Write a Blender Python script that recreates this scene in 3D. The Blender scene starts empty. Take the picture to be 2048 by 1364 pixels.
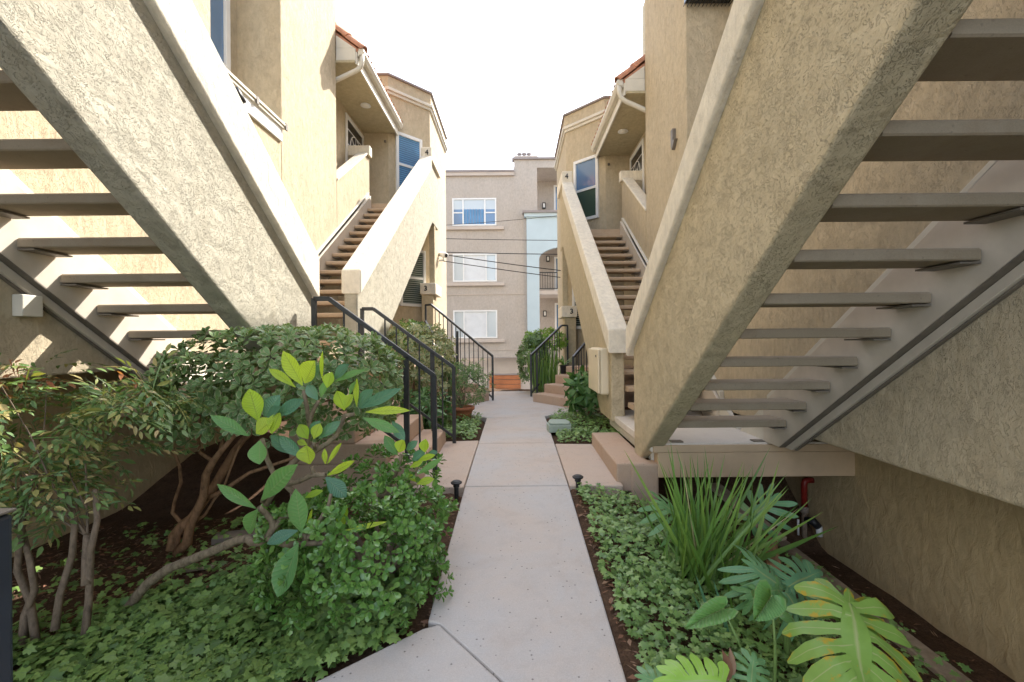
import bpy, bmesh, math, random
import numpy as np
from mathutils import Vector, Matrix, noise as mnoise

R = math.radians
random.seed(7)
rng = np.random.default_rng(7)
SC = bpy.context.scene
COL = SC.collection

# ------------------------------------------------------------------ camera
cam_d = bpy.data.cameras.new('camera')
cam_d.sensor_width = 36.0
cam_d.lens = 16.0
cam_d.shift_x = -0.0034
cam_d.clip_start = 0.05
cam_d.clip_end = 3000
cam = bpy.data.objects.new('camera', cam_d)
cam.rotation_euler = (R(90), R(0.5), 0)          # eye is the origin; ground lies about 1.3-1.5 m below
COL.objects.link(cam)
SC.camera = cam

# ------------------------------------------------------------------ sky, sun, exposure
SUN = Vector((0.60, 0.90, 1.02)).normalized()     # direction towards the sun
elev = math.asin(SUN.z)
azim = math.atan2(SUN.x, SUN.y)
world = bpy.data.worlds.new('World')
SC.world = world
world.use_nodes = True
wn = world.node_tree
bg = wn.nodes['Background']
sky = wn.nodes.new('ShaderNodeTexSky')
sky.sky_type = 'NISHITA'
sky.sun_disc = False
sky.sun_elevation = elev
sky.sun_rotation = azim
sky.air_density = 1.0
sky.dust_density = 1.5
sky.ozone_density = 1.0
hsv = wn.nodes.new('ShaderNodeHueSaturation')          # summer haze: paler, less blue sky
hsv.inputs['Saturation'].default_value = 0.55
wn.links.new(sky.outputs[0], hsv.inputs['Color'])
wn.links.new(hsv.outputs[0], bg.inputs[0])
bg.inputs[1].default_value = 0.15
sun_d = bpy.data.lights.new('sun', 'SUN')
sun_d.energy = 2.9
sun_d.angle = R(0.53)
sun_d.color = (1.0, 0.95, 0.87)
sun = bpy.data.objects.new('sun', sun_d)
sun.rotation_euler = SUN.to_track_quat('Z', 'Y').to_euler()
sun.location = SUN * 40
COL.objects.link(sun)
SC.view_settings.view_transform = 'Standard'
SC.view_settings.look = 'None'
SC.view_settings.gamma = 1.0
SC.view_settings.use_curve_mapping = False
SC.cycles.max_bounces = 8
SC.cycles.diffuse_bounces = 4
SC.cycles.glossy_bounces = 3
SC.cycles.transmission_bounces = 4
SC.view_settings.exposure = 2.05

# ------------------------------------------------------------------ helpers
RHO = R(0.5)
def at(px, py, d):
    """point at depth d seen at photo pixel (px, py) - used to survey positions"""
    a, b = px - 1024.0, 682.0 - py
    c, s = math.cos(RHO), math.sin(RHO)
    A, B = a * c + b * s, -a * s + b * c
    return Vector(((A - 7.0) / 910.0 * d, d, B / 910.0 * d))

def tag(o, label=None, cat=None, group=None, kind=None):
    if label: o['label'] = label
    if cat: o['category'] = cat
    if group: o['group'] = group
    if kind: o['kind'] = kind
    return o

def empty(name, loc, label=None, cat=None, group=None, kind=None):
    o = bpy.data.objects.new(name, None)
    o.location = loc
    o.empty_display_size = 0.1
    COL.objects.link(o)
    return tag(o, label, cat, group, kind)

def root_loc(o):
    L = Vector((0, 0, 0))
    while o is not None:
        L = L + Vector(o.location)
        o = o.parent
    return L

def link_mesh(name, me, parent=None, loc=(0, 0, 0)):
    o = bpy.data.objects.new(name, me)
    o.location = loc
    o.parent = parent
    COL.objects.link(o)
    return o

class MB:
    """collects shapes in world coordinates; build() links them as one mesh object"""
    def __init__(s): s.v = []; s.f = []
    def add(s, vs, fs):
        o = len(s.v)
        s.v += [tuple(v) for v in vs]
        s.f += [tuple(i + o for i in f) for f in fs]
        return s
    def box(s, x0, x1, y0, y1, z0, z1):
        return s.add([(x0,y0,z0),(x1,y0,z0),(x1,y1,z0),(x0,y1,z0),(x0,y0,z1),(x1,y0,z1),(x1,y1,z1),(x0,y1,z1)],
                     [(0,3,2,1),(4,5,6,7),(0,1,5,4),(1,2,6,5),(2,3,7,6),(3,0,4,7)])
    def extr(s, poly, axis, a, b):
        n = len(poly)
        def mk(p, t):
            return {'x': (t, p[0], p[1]), 'y': (p[0], t, p[1]), 'z': (p[0], p[1], t)}[axis]
        vs = [mk(p, a) for p in poly] + [mk(p, b) for p in poly]
        fs = [tuple(range(n - 1, -1, -1)), tuple(range(n, 2 * n))]
        fs += [(i, (i + 1) % n, n + (i + 1) % n, n + i) for i in range(n)]
        return s.add(vs, fs)
    def bar(s, p, q, w, h, up=(0, 0, 1)):
        p, q = Vector(p), Vector(q)
        d = (q - p).normalized()
        u = Vector(up)
        if abs(d.dot(u)) > 0.98: u = Vector((0, 1, 0))
        x = d.cross(u).normalized(); y = x.cross(d)
        vs = []
        for c in (p, q):
            for a, b in ((-1,-1),(1,-1),(1,1),(-1,1)):
                vs.append(c + x * (a * w / 2) + y * (b * h / 2))
        return s.add(vs, [(0,3,2,1),(4,5,6,7),(0,1,5,4),(1,2,6,5),(2,3,7,6),(3,0,4,7)])
    def tube(s, pts, r, n=8, cap=True):
        pts = [Vector(p) for p in pts]
        if not hasattr(r, '__len__'): r = [r] * len(pts)
        vs = []; fs = []
        t0 = (pts[1] - pts[0]).normalized()
        x = t0.cross(Vector((0, 0, 1)))
        if x.length < 0.05: x = t0.cross(Vector((0, 1, 0)))
        x.normalize()
        for i, p in enumerate(pts):
            t = (pts[min(i + 1, len(pts) - 1)] - pts[max(i - 1, 0)]).normalized()
            x = (x - t * x.dot(t)).normalized(); y = t.cross(x)
            for k in range(n):
                a = 2 * math.pi * k / n
                vs.append(p + (x * math.cos(a) + y * math.sin(a)) * r[i])
        for i in range(len(pts) - 1):
            for k in range(n):
                k2 = (k + 1) % n
                fs.append((i*n+k, i*n+k2, (i+1)*n+k2, (i+1)*n+k))
        if cap:
            fs.append(tuple(range(n - 1, -1, -1)))
            fs.append(tuple((len(pts)-1)*n + k for k in range(n)))
        return s.add(vs, fs)
    def lathe(s, c, prof, n=20):
        vs = []; fs = []
        for r, z in prof:
            for k in range(n):
                a = 2 * math.pi * k / n
                vs.append((c[0] + r * math.cos(a), c[1] + r * math.sin(a), c[2] + z))
        for i in range(len(prof) - 1):
            for k in range(n):
                k2 = (k + 1) % n
                fs.append((i*n+k, i*n+k2, (i+1)*n+k2, (i+1)*n+k))
        fs.append(tuple(range(n - 1, -1, -1)))
        fs.append(tuple((len(prof)-1)*n + k for k in range(n)))
        return s.add(vs, fs)
    def mesh(s, name, mat, off=Vector((0, 0, 0)), smooth=False):
        me = bpy.data.meshes.new(name)
        me.from_pydata([tuple(Vector(v) - off) for v in s.v], [], s.f)
        bm = bmesh.new(); bm.from_mesh(me)
        bmesh.ops.recalc_face_normals(bm, faces=bm.faces)
        bm.to_mesh(me); bm.free()
        if smooth:
            me.polygons.foreach_set('use_smooth', [True] * len(me.polygons))
        me.materials.append(mat)
        return me
    def build(s, name, mat, parent=None, bevel=0.0, smooth=False, seg=2):
        off = root_loc(parent)
        o = link_mesh(name, s.mesh(name, mat, off, smooth), parent)
        if bevel:
            m = o.modifiers.new('bevel', 'BEVEL'); m.width = bevel; m.segments = seg
            m.limit_method = 'ANGLE'; m.angle_limit = R(35)
        return o

def copy_tree(o, parent=None):
    c = o.copy(); COL.objects.link(c); c.parent = parent
    for ch in list(o.children): copy_tree(ch, c)
    return c

def text_mesh(name, body, size, mat, parent, loc, rot, extrude=0.006, bold=0.0):
    cu = bpy.data.curves.new(name, 'FONT')
    cu.body = body; cu.size = size; cu.extrude = extrude; cu.align_x = 'CENTER'; cu.align_y = 'CENTER'; cu.offset = bold
    t = bpy.data.objects.new(name, cu); COL.objects.link(t)
    dg = bpy.context.evaluated_depsgraph_get()
    me = bpy.data.meshes.new_from_object(t.evaluated_get(dg))
    bpy.data.objects.remove(t)
    me.materials.clear(); me.materials.append(mat)
    o = link_mesh(name, me, parent, Vector(loc) - root_loc(parent))
    o.rotation_euler = rot
    return o

# ------------------------------------------------------------------ materials
class NT:
    def __init__(s, name):
        s.m = bpy.data.materials.new(name); s.m.use_nodes = True
        s.t = s.m.node_tree; s.b = s.t.nodes['Principled BSDF']; s.out = s.t.nodes['Material Output']
    def n(s, typ, **kw):
        x = s.t.nodes.new('ShaderNode' + typ)
        for k, v in kw.items():
            if k.startswith('i_'): x.inputs[k[2:].replace('_', ' ')].default_value = v
            else: setattr(x, k, v)
        return x
    def l(s, a, b): s.t.links.new(a, b)
    def co(s, scale=(1, 1, 1)):
        g = s.n('NewGeometry'); mp = s.n('Mapping'); mp.inputs['Scale'].default_value = scale
        s.l(g.outputs['Position'], mp.inputs['Vector']); return mp.outputs[0]
    def noise(s, vec, scale, detail=4, rough=0.55, dist=0.0):
        x = s.n('TexNoise'); x.inputs['Scale'].default_value = scale; x.inputs['Detail'].default_value = detail
        x.inputs['Roughness'].default_value = rough; x.inputs['Distortion'].default_value = dist
        if vec is not None: s.l(vec, x.inputs['Vector'])
        return x.outputs[0]
    def ramp(s, fac, stops, interp='LINEAR'):
        x = s.n('ValToRGB'); cr = x.color_ramp; cr.interpolation = interp
        while len(cr.elements) < len(stops): cr.elements.new(0.5)
        for e, (p, c) in zip(cr.elements, stops):
            e.position = p; e.color = c if len(c) == 4 else (*c, 1)
        s.l(fac, x.inputs[0]); return x.outputs[0]
    def math(s, op, a, b=None, clamp=False):
        x = s.n('Math', operation=op, use_clamp=clamp)
        for i, q in enumerate((a, b)):
            if q is None: continue
            if isinstance(q, (int, float)): x.inputs[i].default_value = q
            else: s.l(q, x.inputs[i])
        return x.outputs[0]
    def mix(s, fac, a, b, mode='MIX'):
        x = s.n('Mix', data_type='RGBA', blend_type=mode)
        for i, q in ((0, fac), (6, a), (7, b)):
            if isinstance(q, (int, float)): x.inputs[i].default_value = q
            elif isinstance(q, tuple): x.inputs[i].default_value = q if len(q) == 4 else (*q, 1)
            else: s.l(q, x.inputs[i])
        return x.outputs[2]
    def bump(s, h, strength, dist):
        x = s.n('Bump'); x.inputs['Strength'].default_value = strength; x.inputs['Distance'].default_value = dist
        s.l(h, x.inputs['Height']); s.l(x.outputs[0], s.b.inputs['Normal']); return x
    def base(s, c):
        if isinstance(c, tuple): s.b.inputs['Base Color'].default_value = c if len(c) == 4 else (*c, 1)
        else: s.l(c, s.b.inputs['Base Color'])
    def rough(s, r):
        if isinstance(r, (int, float)): s.b.inputs['Roughness'].default_value = r
        else: s.l(r, s.b.inputs['Roughness'])

W3 = (1, 1, 1)
def sc(c, k): return tuple(min(1, x * k) for x in c)

def stucco(name, col, crack=1.0, fine=1.0, scale=1.0, stretch=(1, 1, 0.6), stain=0.35):
    """skip-trowel stucco: flat trowelled islands broken by short ragged furrows"""
    t = NT(name); v = t.co(stretch); v0 = t.co()
    n1 = t.noise(v, 23 * scale, 3, 0.6, 1.4)
    fur = t.math('ABSOLUTE', t.math('SUBTRACT', n1, 0.5))
    n2 = t.noise(v, 46 * scale, 2, 0.6, 1.8)
    fur = t.math('ADD', fur, t.math('MULTIPLY', t.math('MAXIMUM', t.math('SUBTRACT', n2, 0.49), 0.0), 0.5))
    l1 = t.ramp(fur, [(0.0, (0, 0, 0)), (0.03, (1, 1, 1))])
    l2 = t.ramp(t.math('ABSOLUTE', t.math('SUBTRACT', n2, 0.46)), [(0.0, (0, 0, 0)), (0.035, (1, 1, 1))])
    mkn = t.noise(v0, 8 * scale, 2, 0.6)
    a = t.math('MAXIMUM', l1, t.ramp(mkn, [(0.46, W3), (0.54, (0, 0, 0))]))
    b = t.math('MAXIMUM', l2, t.ramp(mkn, [(0.44, (0, 0, 0)), (0.50, W3)]))
    lines = t.math('MULTIPLY', a, b)
    swirl = t.noise(v, 7 * scale, 4, 0.62, 0.5)
    sand = t.noise(v0, 150, 1, 0.6)
    h = t.math('ADD', t.math('MULTIPLY', lines, 0.30 * crack), t.math('ADD', t.math('MULTIPLY', swirl, 1.25), t.math('MULTIPLY', sand, 0.12 * fine)))
    t.bump(h, 0.9, 0.016)
    big = t.noise(v0, 1.1, 4, 0.65)
    mid = t.noise(t.co((1, 1, 0.3)), 4.0, 3, 0.6)
    c1 = t.ramp(big, [(0.3, sc(col, 0.86)), (0.52, col), (0.75, sc(col, 1.1))])
    strk = t.noise(t.co((1.6, 1.6, 0.12)), 3.0, 4, 0.65)
    c1 = t.mix(t.math('MULTIPLY', t.ramp(strk, [(0.5, (0, 0, 0)), (0.72, W3)]), 0.28), c1, sc(col, 0.72))
    c2 = t.mix(t.math('MULTIPLY', t.ramp(mid, [(0.45, (0, 0, 0)), (0.75, (1, 1, 1))]), stain), c1, (col[0]*0.8, col[1]*0.70, col[2]*0.58))
    mot = t.noise(v, 13, 5, 0.75)
    c2 = t.mix(0.55, c2, t.mix(t.ramp(mot, [(0.32, (0, 0, 0)), (0.68, W3)]), sc(col, 0.74), sc(col, 1.16)))
    dirt = t.math('MULTIPLY', t.math('SUBTRACT', 1.0, lines), 0.11 * crack)
    t.base(t.mix(dirt, c2, sc(col, 0.40)))
    t.rough(0.93)
    t.b.inputs['Specular IOR Level'].default_value = 0.2
    return t.m

def plain(name, col, rough=0.6, var=0.1, scale=6.0, metallic=0.0, bump=0.0, spec=0.4):
    t = NT(name); v = t.co()
    n = t.noise(v, scale, 5, 0.6)
    t.base(t.ramp(n, [(0.3, sc(col, 1 - var)), (0.7, sc(col, 1 + var))]))
    t.rough(t.math('ADD', t.math('MULTIPLY', n, 0.15), rough - 0.07))
    t.b.inputs['Metallic'].default_value = metallic
    t.b.inputs['Specular IOR Level'].default_value = spec
    if bump: t.bump(t.noise(v, scale * 9, 4, 0.6), bump, 0.004)
    return t.m

def concrete(name, col, tint, speck=0.5, edge=(0.55, 0.33, 0.24)):
    """salt-finish coloured concrete: pits, blotches and worn warm patches"""
    t = NT(name); v = t.co()
    big = t.noise(v, 1.3, 6, 0.65, 0.4); mid = t.noise(v, 7, 5, 0.6)
    c = t.mix(t.ramp(big, [(0.36, (0, 0, 0)), (0.62, W3)]), col, tint)
    c = t.mix(t.math('MULTIPLY', t.ramp(mid, [(0.5, (0, 0, 0)), (0.8, W3)]), 0.35), c, sc(col, 0.7))
    sta = t.noise(v, 2.6, 4, 0.7, 0.8)
    c = t.mix(t.math('MULTIPLY', t.ramp(sta, [(0.52, (0, 0, 0)), (0.7, W3)]), 0.4), c, (col[0]*0.8, col[1]*0.66, col[2]*0.56))
    grain = t.noise(v, 160, 3, 0.7)
    c = t.mix(0.25, c, t.ramp(grain, [(0.3, sc(col, 0.6)), (0.7, sc(col, 1.35))]))
    vo = t.n('TexVoronoi'); vo.inputs['Scale'].default_value = 30; t.l(v, vo.inputs['Vector'])
    vo.inputs['Randomness'].default_value = 1.0
    sel = t.math('GREATER_THAN', t.n('SeparateColor').outputs[0], 0.62)
    sp = t.t.nodes[-1]
    sepc = [x for x in t.t.nodes if x.type == 'SEPARATE_COLOR'][0]
    t.l(vo.outputs['Color'], sepc.inputs[0])
    pit = t.ramp(vo.outputs['Distance'], [(0.10, W3), (0.19, (0, 0, 0))])
    pit = t.math('MULTIPLY', pit, sel)
    c = t.mix(t.math('MULTIPLY', pit, speck), c, (0.06, 0.045, 0.04))
    t.base(c); t.rough(0.85)
    h = t.math('SUBTRACT', t.math('ADD', t.math('MULTIPLY', mid, 0.5), t.math('MULTIPLY', grain, 0.12)), t.math('MULTIPLY', pit, 0.5))
    t.bump(h, 0.5, 0.004)
    t.b.inputs['Specular IOR Level'].default_value = 0.25
    return t.m

def glass(name, col, rough=0.06):
    t = NT(name)
    t.base(col); t.rough(rough); t.b.inputs['Specular IOR Level'].default_value = 0.9
    v = t.co(); t.bump(t.noise(v, 2.2, 2), 0.06, 0.02)
    return t.m

def leafmat(name, cols, rib=(0.25, 0.36, 0.12), edge=None, rough=0.42, trans=0.35, ribw=0.06, veins=0.0, dead=None, spec=0.4, edgew=0.72):
    """leaf: 'luv' attribute = (across -1..1, along 0..1, random); colours vary leaf by leaf"""
    t = NT(name)
    a = t.n('Attribute'); a.attribute_name = 'luv'
    s = t.n('SeparateXYZ'); t.l(a.outputs['Vector'], s.inputs[0])
    oi = t.n('ObjectInfo')
    rnd = t.math('FRACT', t.math('ADD', s.outputs[2], oi.outputs['Random']))
    k = len(cols)
    cols = [sc(q, 1.7) for q in cols]
    c = t.ramp(rnd, [(i / max(1, k - 1), q) for i, q in enumerate(cols)])
    au = t.math('ABSOLUTE', s.outputs[0])
    v = t.co()
    blot = t.noise(v, 35, 3, 0.6)
    c = t.mix(t.math('MULTIPLY', blot, 0.35), c, sc(cols[0], 0.6))
    if veins:
        w = t.math('SINE', t.math('MULTIPLY', t.math('SUBTRACT', s.outputs[1], t.math('MULTIPLY', au, 0.16)), 75.0))
        c = t.mix(t.math('MULTIPLY', t.ramp(w, [(0.75, (0, 0, 0)), (1.0, W3)]), veins), c, rib)
        t.bump(t.math('ADD', w, t.math('MULTIPLY', blot, 2.0)), 0.35, 0.003)
    if edge:
        e = t.math('ADD', au, t.math('MULTIPLY', t.math('SUBTRACT', blot, 0.5), 0.35))
        c = t.mix(t.ramp(e, [(edgew, (0, 0, 0)), (edgew + 0.1, W3)]), c, edge)
    if dead:
        dn = t.noise(v, 14, 4, 0.65)
        dm = t.math('ADD', t.math('MULTIPLY', dn, 1.0), t.math('MULTIPLY', au, 0.22))
        c = t.mix(t.ramp(dm, [(0.68, (0, 0, 0)), (0.77, W3)]), c, dead)
    c = t.mix(t.ramp(au, [(0.0, W3), (ribw, (0, 0, 0))]), c, rib)
    t.base(c); t.rough(rough); t.b.inputs['Specular IOR Level'].default_value = spec
    tr = t.n('BsdfTranslucent'); hs = t.mix(1.0, c, (1.0, 1.0, 0.35), 'MULTIPLY'); t.l(hs, tr.inputs[0])
    mx = t.n('MixShader'); mx.inputs[0].default_value = trans
    t.l(t.b.outputs[0], mx.inputs[1]); t.l(tr.outputs[0], mx.inputs[2]); t.l(mx.outputs[0], t.out.inputs[0])
    return t.m

def barkmat(name, col, scale=30, rings=0.0):
    t = NT(name); v = t.co((1, 1, 0.4))
    n = t.noise(v, scale, 5, 0.65)
    c = t.ramp(n, [(0.3, sc(col, 0.5)), (0.5, col), (0.75, sc(col, 1.4))])
    t.base(c); t.rough(0.85); t.bump(n, 0.6, 0.006)
    t.b.inputs['Specular IOR Level'].default_value = 0.2
    return t.m

def soilmat(name, col):
    t = NT(name); v = t.co()
    n = t.noise(v, 9, 6, 0.7); f = t.noise(v, 60, 4, 0.7)
    c = t.ramp(n, [(0.3, sc(col, 0.5)), (0.55, col), (0.75, sc(col, 1.6))])
    c = t.mix(0.4, c, t.ramp(f, [(0.35, sc(col, 0.35)), (0.7, sc(col, 1.9))]))
    t.base(c); t.rough(0.95); t.bump(t.math('ADD', n, t.math('MULTIPLY', f, 0.5)), 0.9, 0.02)
    t.b.inputs['Specular IOR Level'].default_value = 0.15
    return t.m

M = {}
M['wall'] = stucco('stucco_wall', (0.565, 0.475, 0.335), crack=0.65)
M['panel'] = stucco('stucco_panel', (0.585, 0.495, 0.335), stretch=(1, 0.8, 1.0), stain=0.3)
M['panelgrey'] = stucco('stucco_panel_grey', (0.50, 0.465, 0.375), crack=1.25, stretch=(1, 0.7, 1.0), stain=0.4)  # greyer, slightly darker stucco for the left stair panels
M['cap'] = stucco('stucco_cap', (0.84, 0.77, 0.64), crack=0.35, stain=0.12)
M['soffit'] = stucco('stucco_soffit', (0.52, 0.45, 0.30), crack=0.15, fine=1.3, stain=0.2)
M['lowwall'] = stucco('stucco_lower_wall', (0.55, 0.42, 0.24), crack=0.06, scale=1.4, fine=0.6, stain=0.35)
M['trim'] = plain('painted_trim', (0.66, 0.62, 0.53), 0.6, 0.06, 5)
M['stringer'] = plain('painted_stringer', (0.60, 0.53, 0.44), 0.55, 0.1, 4, bump=0.1)
M['steel'] = plain('brown_painted_steel', (0.17, 0.145, 0.115), 0.5, 0.2, 9, bump=0.1)
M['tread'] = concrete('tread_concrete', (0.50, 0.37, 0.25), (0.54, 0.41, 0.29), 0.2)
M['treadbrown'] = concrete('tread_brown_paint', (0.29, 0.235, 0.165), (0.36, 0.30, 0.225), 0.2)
M['slab'] = concrete('landing_concrete', (0.68, 0.62, 0.54), (0.72, 0.67, 0.6), 0.12)
M['path'] = concrete('path_concrete', (0.53, 0.505, 0.49), (0.58, 0.485, 0.415), 0.6)
M['pad'] = concrete('pad_concrete', (0.54, 0.445, 0.375), (0.57, 0.44, 0.35), 0.5)
M['step'] = concrete('step_concrete', (0.50, 0.375, 0.29), (0.53, 0.37, 0.265), 0.3)
M['beam'] = plain('painted_beam', (0.56, 0.41, 0.27), 0.7, 0.12, 3, bump=0.15)
M['joint'] = plain('joint_shadow_gap', (0.06, 0.05, 0.045), 0.9, 0.2)
M['rail'] = plain('black_painted_rail', (0.028, 0.030, 0.032), 0.42, 0.25, 14, spec=0.5)
M['white'] = plain('white_vinyl', (0.80, 0.80, 0.79), 0.4, 0.03, 4)
M['tile'] = plain('terracotta_tile', (0.47, 0.22, 0.13), 0.75, 0.35, 9, bump=0.3)
M['terra'] = plain('terracotta_pot', (0.40, 0.15, 0.075), 0.7, 0.3, 14, bump=0.2)
M['black'] = plain('black_plastic', (0.02, 0.02, 0.022), 0.45, 0.2)
M['ink'] = plain('black_numeral', (0.012, 0.012, 0.014), 0.5, 0.1)
M['glassblue'] = glass('window_glass_sky', (0.10, 0.20, 0.36), 0.05)
M['glassgreen'] = glass('window_glass_green', (0.05, 0.09, 0.07), 0.06)
M['glassdark'] = glass('window_glass_dark', (0.02, 0.025, 0.035), 0.05)
M['glassmilk'] = glass('window_glass_milky', (0.50, 0.56, 0.60), 0.12)
M['curtain'] = plain('white_curtain', (0.70, 0.72, 0.74), 0.8, 0.06, 3)
M['curtainblue'] = plain('blue_curtain', (0.12, 0.30, 0.52), 0.8, 0.25, 3)
M['blind'] = plain('blind_slat', (0.28, 0.31, 0.29), 0.6, 0.08)
M['far'] = stucco('far_stucco', (0.49, 0.435, 0.385), crack=0.1, scale=0.35, fine=0.3, stain=0.4)
M['fartrim'] = plain('far_trim', (0.53, 0.455, 0.395), 0.8, 0.08, 1.2)
M['farblue'] = plain('pale_blue_stucco', (0.50, 0.60, 0.65), 0.85, 0.06, 0.8)
M['farcap'] = plain('far_coping', (0.30, 0.26, 0.25), 0.7, 0.1, 1.5)
M['garage'] = plain('orange_wood_garage', (0.42, 0.15, 0.06), 0.55, 0.2, 2)
M['asphalt'] = plain('alley_concrete', (0.30, 0.28, 0.26), 0.9, 0.2, 2)
M['cream'] = plain('cream_plastic', (0.74, 0.64, 0.46), 0.45, 0.05, 5)
M['wire'] = plain('black_cable', (0.015, 0.015, 0.017), 0.6, 0.1)
M['lampglow'] = plain('lamp_lens', (0.85, 0.83, 0.78), 0.4, 0.02)
M['soil'] = soilmat('bare_soil', (0.105, 0.062, 0.038))
M['soilgrey'] = soilmat('grey_soil', (0.16, 0.125, 0.10))

# ------------------------------------------------------------------ the setting: ground, path, alley
def ground_z(x, y):
    zc = -1.473 + (y - 1.97) * 0.082 if y < 4.1 else (-1.298 + (y - 4.1) * 0.032 if y < 6.8 else -1.212)
    zc = min(zc, -1.2) - 0.02
    if x > 0.5:
        t = min(1, (x - 0.5) / 2.4); low = -2.14
        zr = zc + (low - zc) * (t ** 1.15)
        f = 1 if y < 4.6 else max(0, 1 - (y - 4.6) / 1.0)
        return (zc - 0.03) * (1 - f) + zr * f if y > 4.6 else zr
    if x < -0.5:
        t = min(1, (-x - 0.5) / 2.8)
        return zc - 0.02 - (0.02 - 0.0) * t + (-1.6 - zc) * t * (1 if y < 4.5 else max(0, 1 - (y - 4.5)))
    return zc - 0.06

def grid_sheet(name, x0, x1, y0, y1, n, m, zf, mat, jit=0.0):
    vs = []; fs = []
    for j in range(m + 1):
        for i in range(n + 1):
            x = x0 + (x1 - x0) * i / n; y = y0 + (y1 - y0) * j / m
            vs.append((x, y, zf(x, y) + jit * (mnoise.noise((x * 2.3, y * 2.3, 0)) + 0.5 * mnoise.noise((x * 7, y * 7, 3)))))
    for j in range(m):
        for i in range(n):
            a = j * (n + 1) + i
            fs.append((a, a + 1, a + n + 2, a + n + 1))
    b = MB(); b.add(vs, fs)
    o = b.build(name, mat, smooth=True)
    o['kind'] = 'structure'
    return o

grid_sheet('ground', -4.6, 3.6, -1.5, 12.2, 90, 150, ground_z, M['soil'], 0.018)
al = MB().box(-60, 60, 12.4, 90, -4.1, -4.0).build('alley_pavement', M['asphalt']); al['kind'] = 'structure'
cl = MB().extr([(-40, -1.6), (40, -1.6), (40, 12.4), (-40, 12.4)], 'z', -4.3, -4.0).build('terrain', M['soilgrey']); cl['kind'] = 'structure'

# path slabs: world corner loops, top faces follow the slope
def slab(poly, parent, name='slab', th=0.12, mat='path', bevel=0.012):
    n = len(poly)
    vs = [(x, y, z) for x, y, z in poly] + [(x, y, z - th) for x, y, z in poly]
    fs = [tuple(range(n)), tuple(range(2 * n - 1, n - 1, -1))] + [(i, n + i, n + (i + 1) % n, (i + 1) % n) for i in range(n)]
    return MB().add(vs, fs).build(name, M[mat], parent, bevel=bevel)
path = empty('path', (0, 3, -1.4), kind='structure')
def pz(y): return -1.473 + (y - 1.97) * 0.083 if y < 4.08 else (-1.298 + (y - 4.08) * 0.033 if y < 6.8 else -1.208)
HW = 0.465
g = 0.004
slab([(-0.40 - g, 2.33, pz(2.33)), (-0.06 - g, 1.96, pz(1.96)), (0.25, 1.0, pz(1.0)), (0.25, -1.2, pz(-1.2)), (-3.4, -1.2, pz(-1.2)), (-3.4, 0.6, pz(0.6)), (-0.87, 2.0, pz(2.0) - 0.005), (-0.48, 2.30, pz(2.3))][::-1], path)
slab([(-HW, 2.352, pz(2.35)), (-0.395, 2.325, pz(2.325)), (-0.055, 1.962, pz(1.962)), (0.256, 1.0, pz(1.0)), (0.256, -1.2, pz(-1.2)), (HW + 0.01, -1.2, pz(-1.2)), (HW, 4.075, pz(4.075)), (-HW, 4.075, pz(4.075))], path)
slab([(-HW, 4.087, pz(4.087)), (HW, 4.087, pz(4.087)), (HW, 5.57, pz(5.57)), (-HW, 5.57, pz(5.57))], path)
slab([(-HW, 5.582, pz(5.582)), (HW, 5.582, pz(5.582)), (HW, 7.3, pz(7.3)), (-HW, 7.2, pz(7.2))], path)
slab([(-HW - 0.004, 7.21, -1.208), (HW + 0.004, 7.31, -1.208), (0.92, 7.75, -1.206), (1.3, 8.1, -1.206), (0.5, 10.9, -1.2), (-0.55, 10.9, -1.2), (-1.4, 8.8, -1.206), (-0.95, 7.75, -1.207)], path)
# side pads in front of the steps
slab([(HW + 0.008, 4.07, -1.297), (0.955, 4.07, -1.300), (0.955, 5.55, -1.262), (HW + 0.008, 5.55, -1.255)], path, th=0.16, mat='pad')
slab([(-1.0, 4.06, -1.300), (-HW - 0.008, 4.06, -1.297), (-HW - 0.008, 5.75, -1.25), (-1.0, 5.75, -1.262)], path, th=0.16, mat='pad')

# ------------------------------------------------------------------ the two facing apartment buildings
TAN = 0.694; RISE = 0.1875; RUN = 0.27

class Side:
    def __init__(s, sg, Xw, yo, zo): s.s = sg; s.Xw = Xw; s.yo = yo; s.zo = zo
    def X(s, xo): return s.s * (s.Xw - xo)
    def Y(s, y): return y + s.yo
    def Z(s, z): return z + s.zo
    def P(s, xo, y, z): return (s.X(xo), s.Y(y), s.Z(z))
    def box(s, b, a0, a1, y0, y1, z0, z1):
        x0, x1 = sorted((s.X(a0), s.X(a1)))
        return b.box(x0, x1, s.Y(y0), s.Y(y1), s.Z(z0), s.Z(z1))
    def ex_x(s, b, poly, a0, a1):       # poly in (y,z), extruded across the stair
        x0, x1 = sorted((s.X(a0), s.X(a1)))
        return b.extr([(s.Y(p), s.Z(q)) for p, q in poly], 'x', x0, x1)
    def ex_z(s, b, poly, z0, z1):       # poly in (xo,y)
        return b.extr([(s.X(p), s.Y(q)) for p, q in poly], 'z', s.Z(z0), s.Z(z1))
    def ex_y(s, b, poly, y0, y1):       # poly in (xo,z)
        return b.extr([(s.X(p), s.Z(q)) for p, q in poly], 'y', s.Y(y0), s.Y(y1))

RT = Side(1, 2.38, 0.1, 0.0)
LT = Side(-1, 3.2, 0.1, 0.6)

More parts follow.
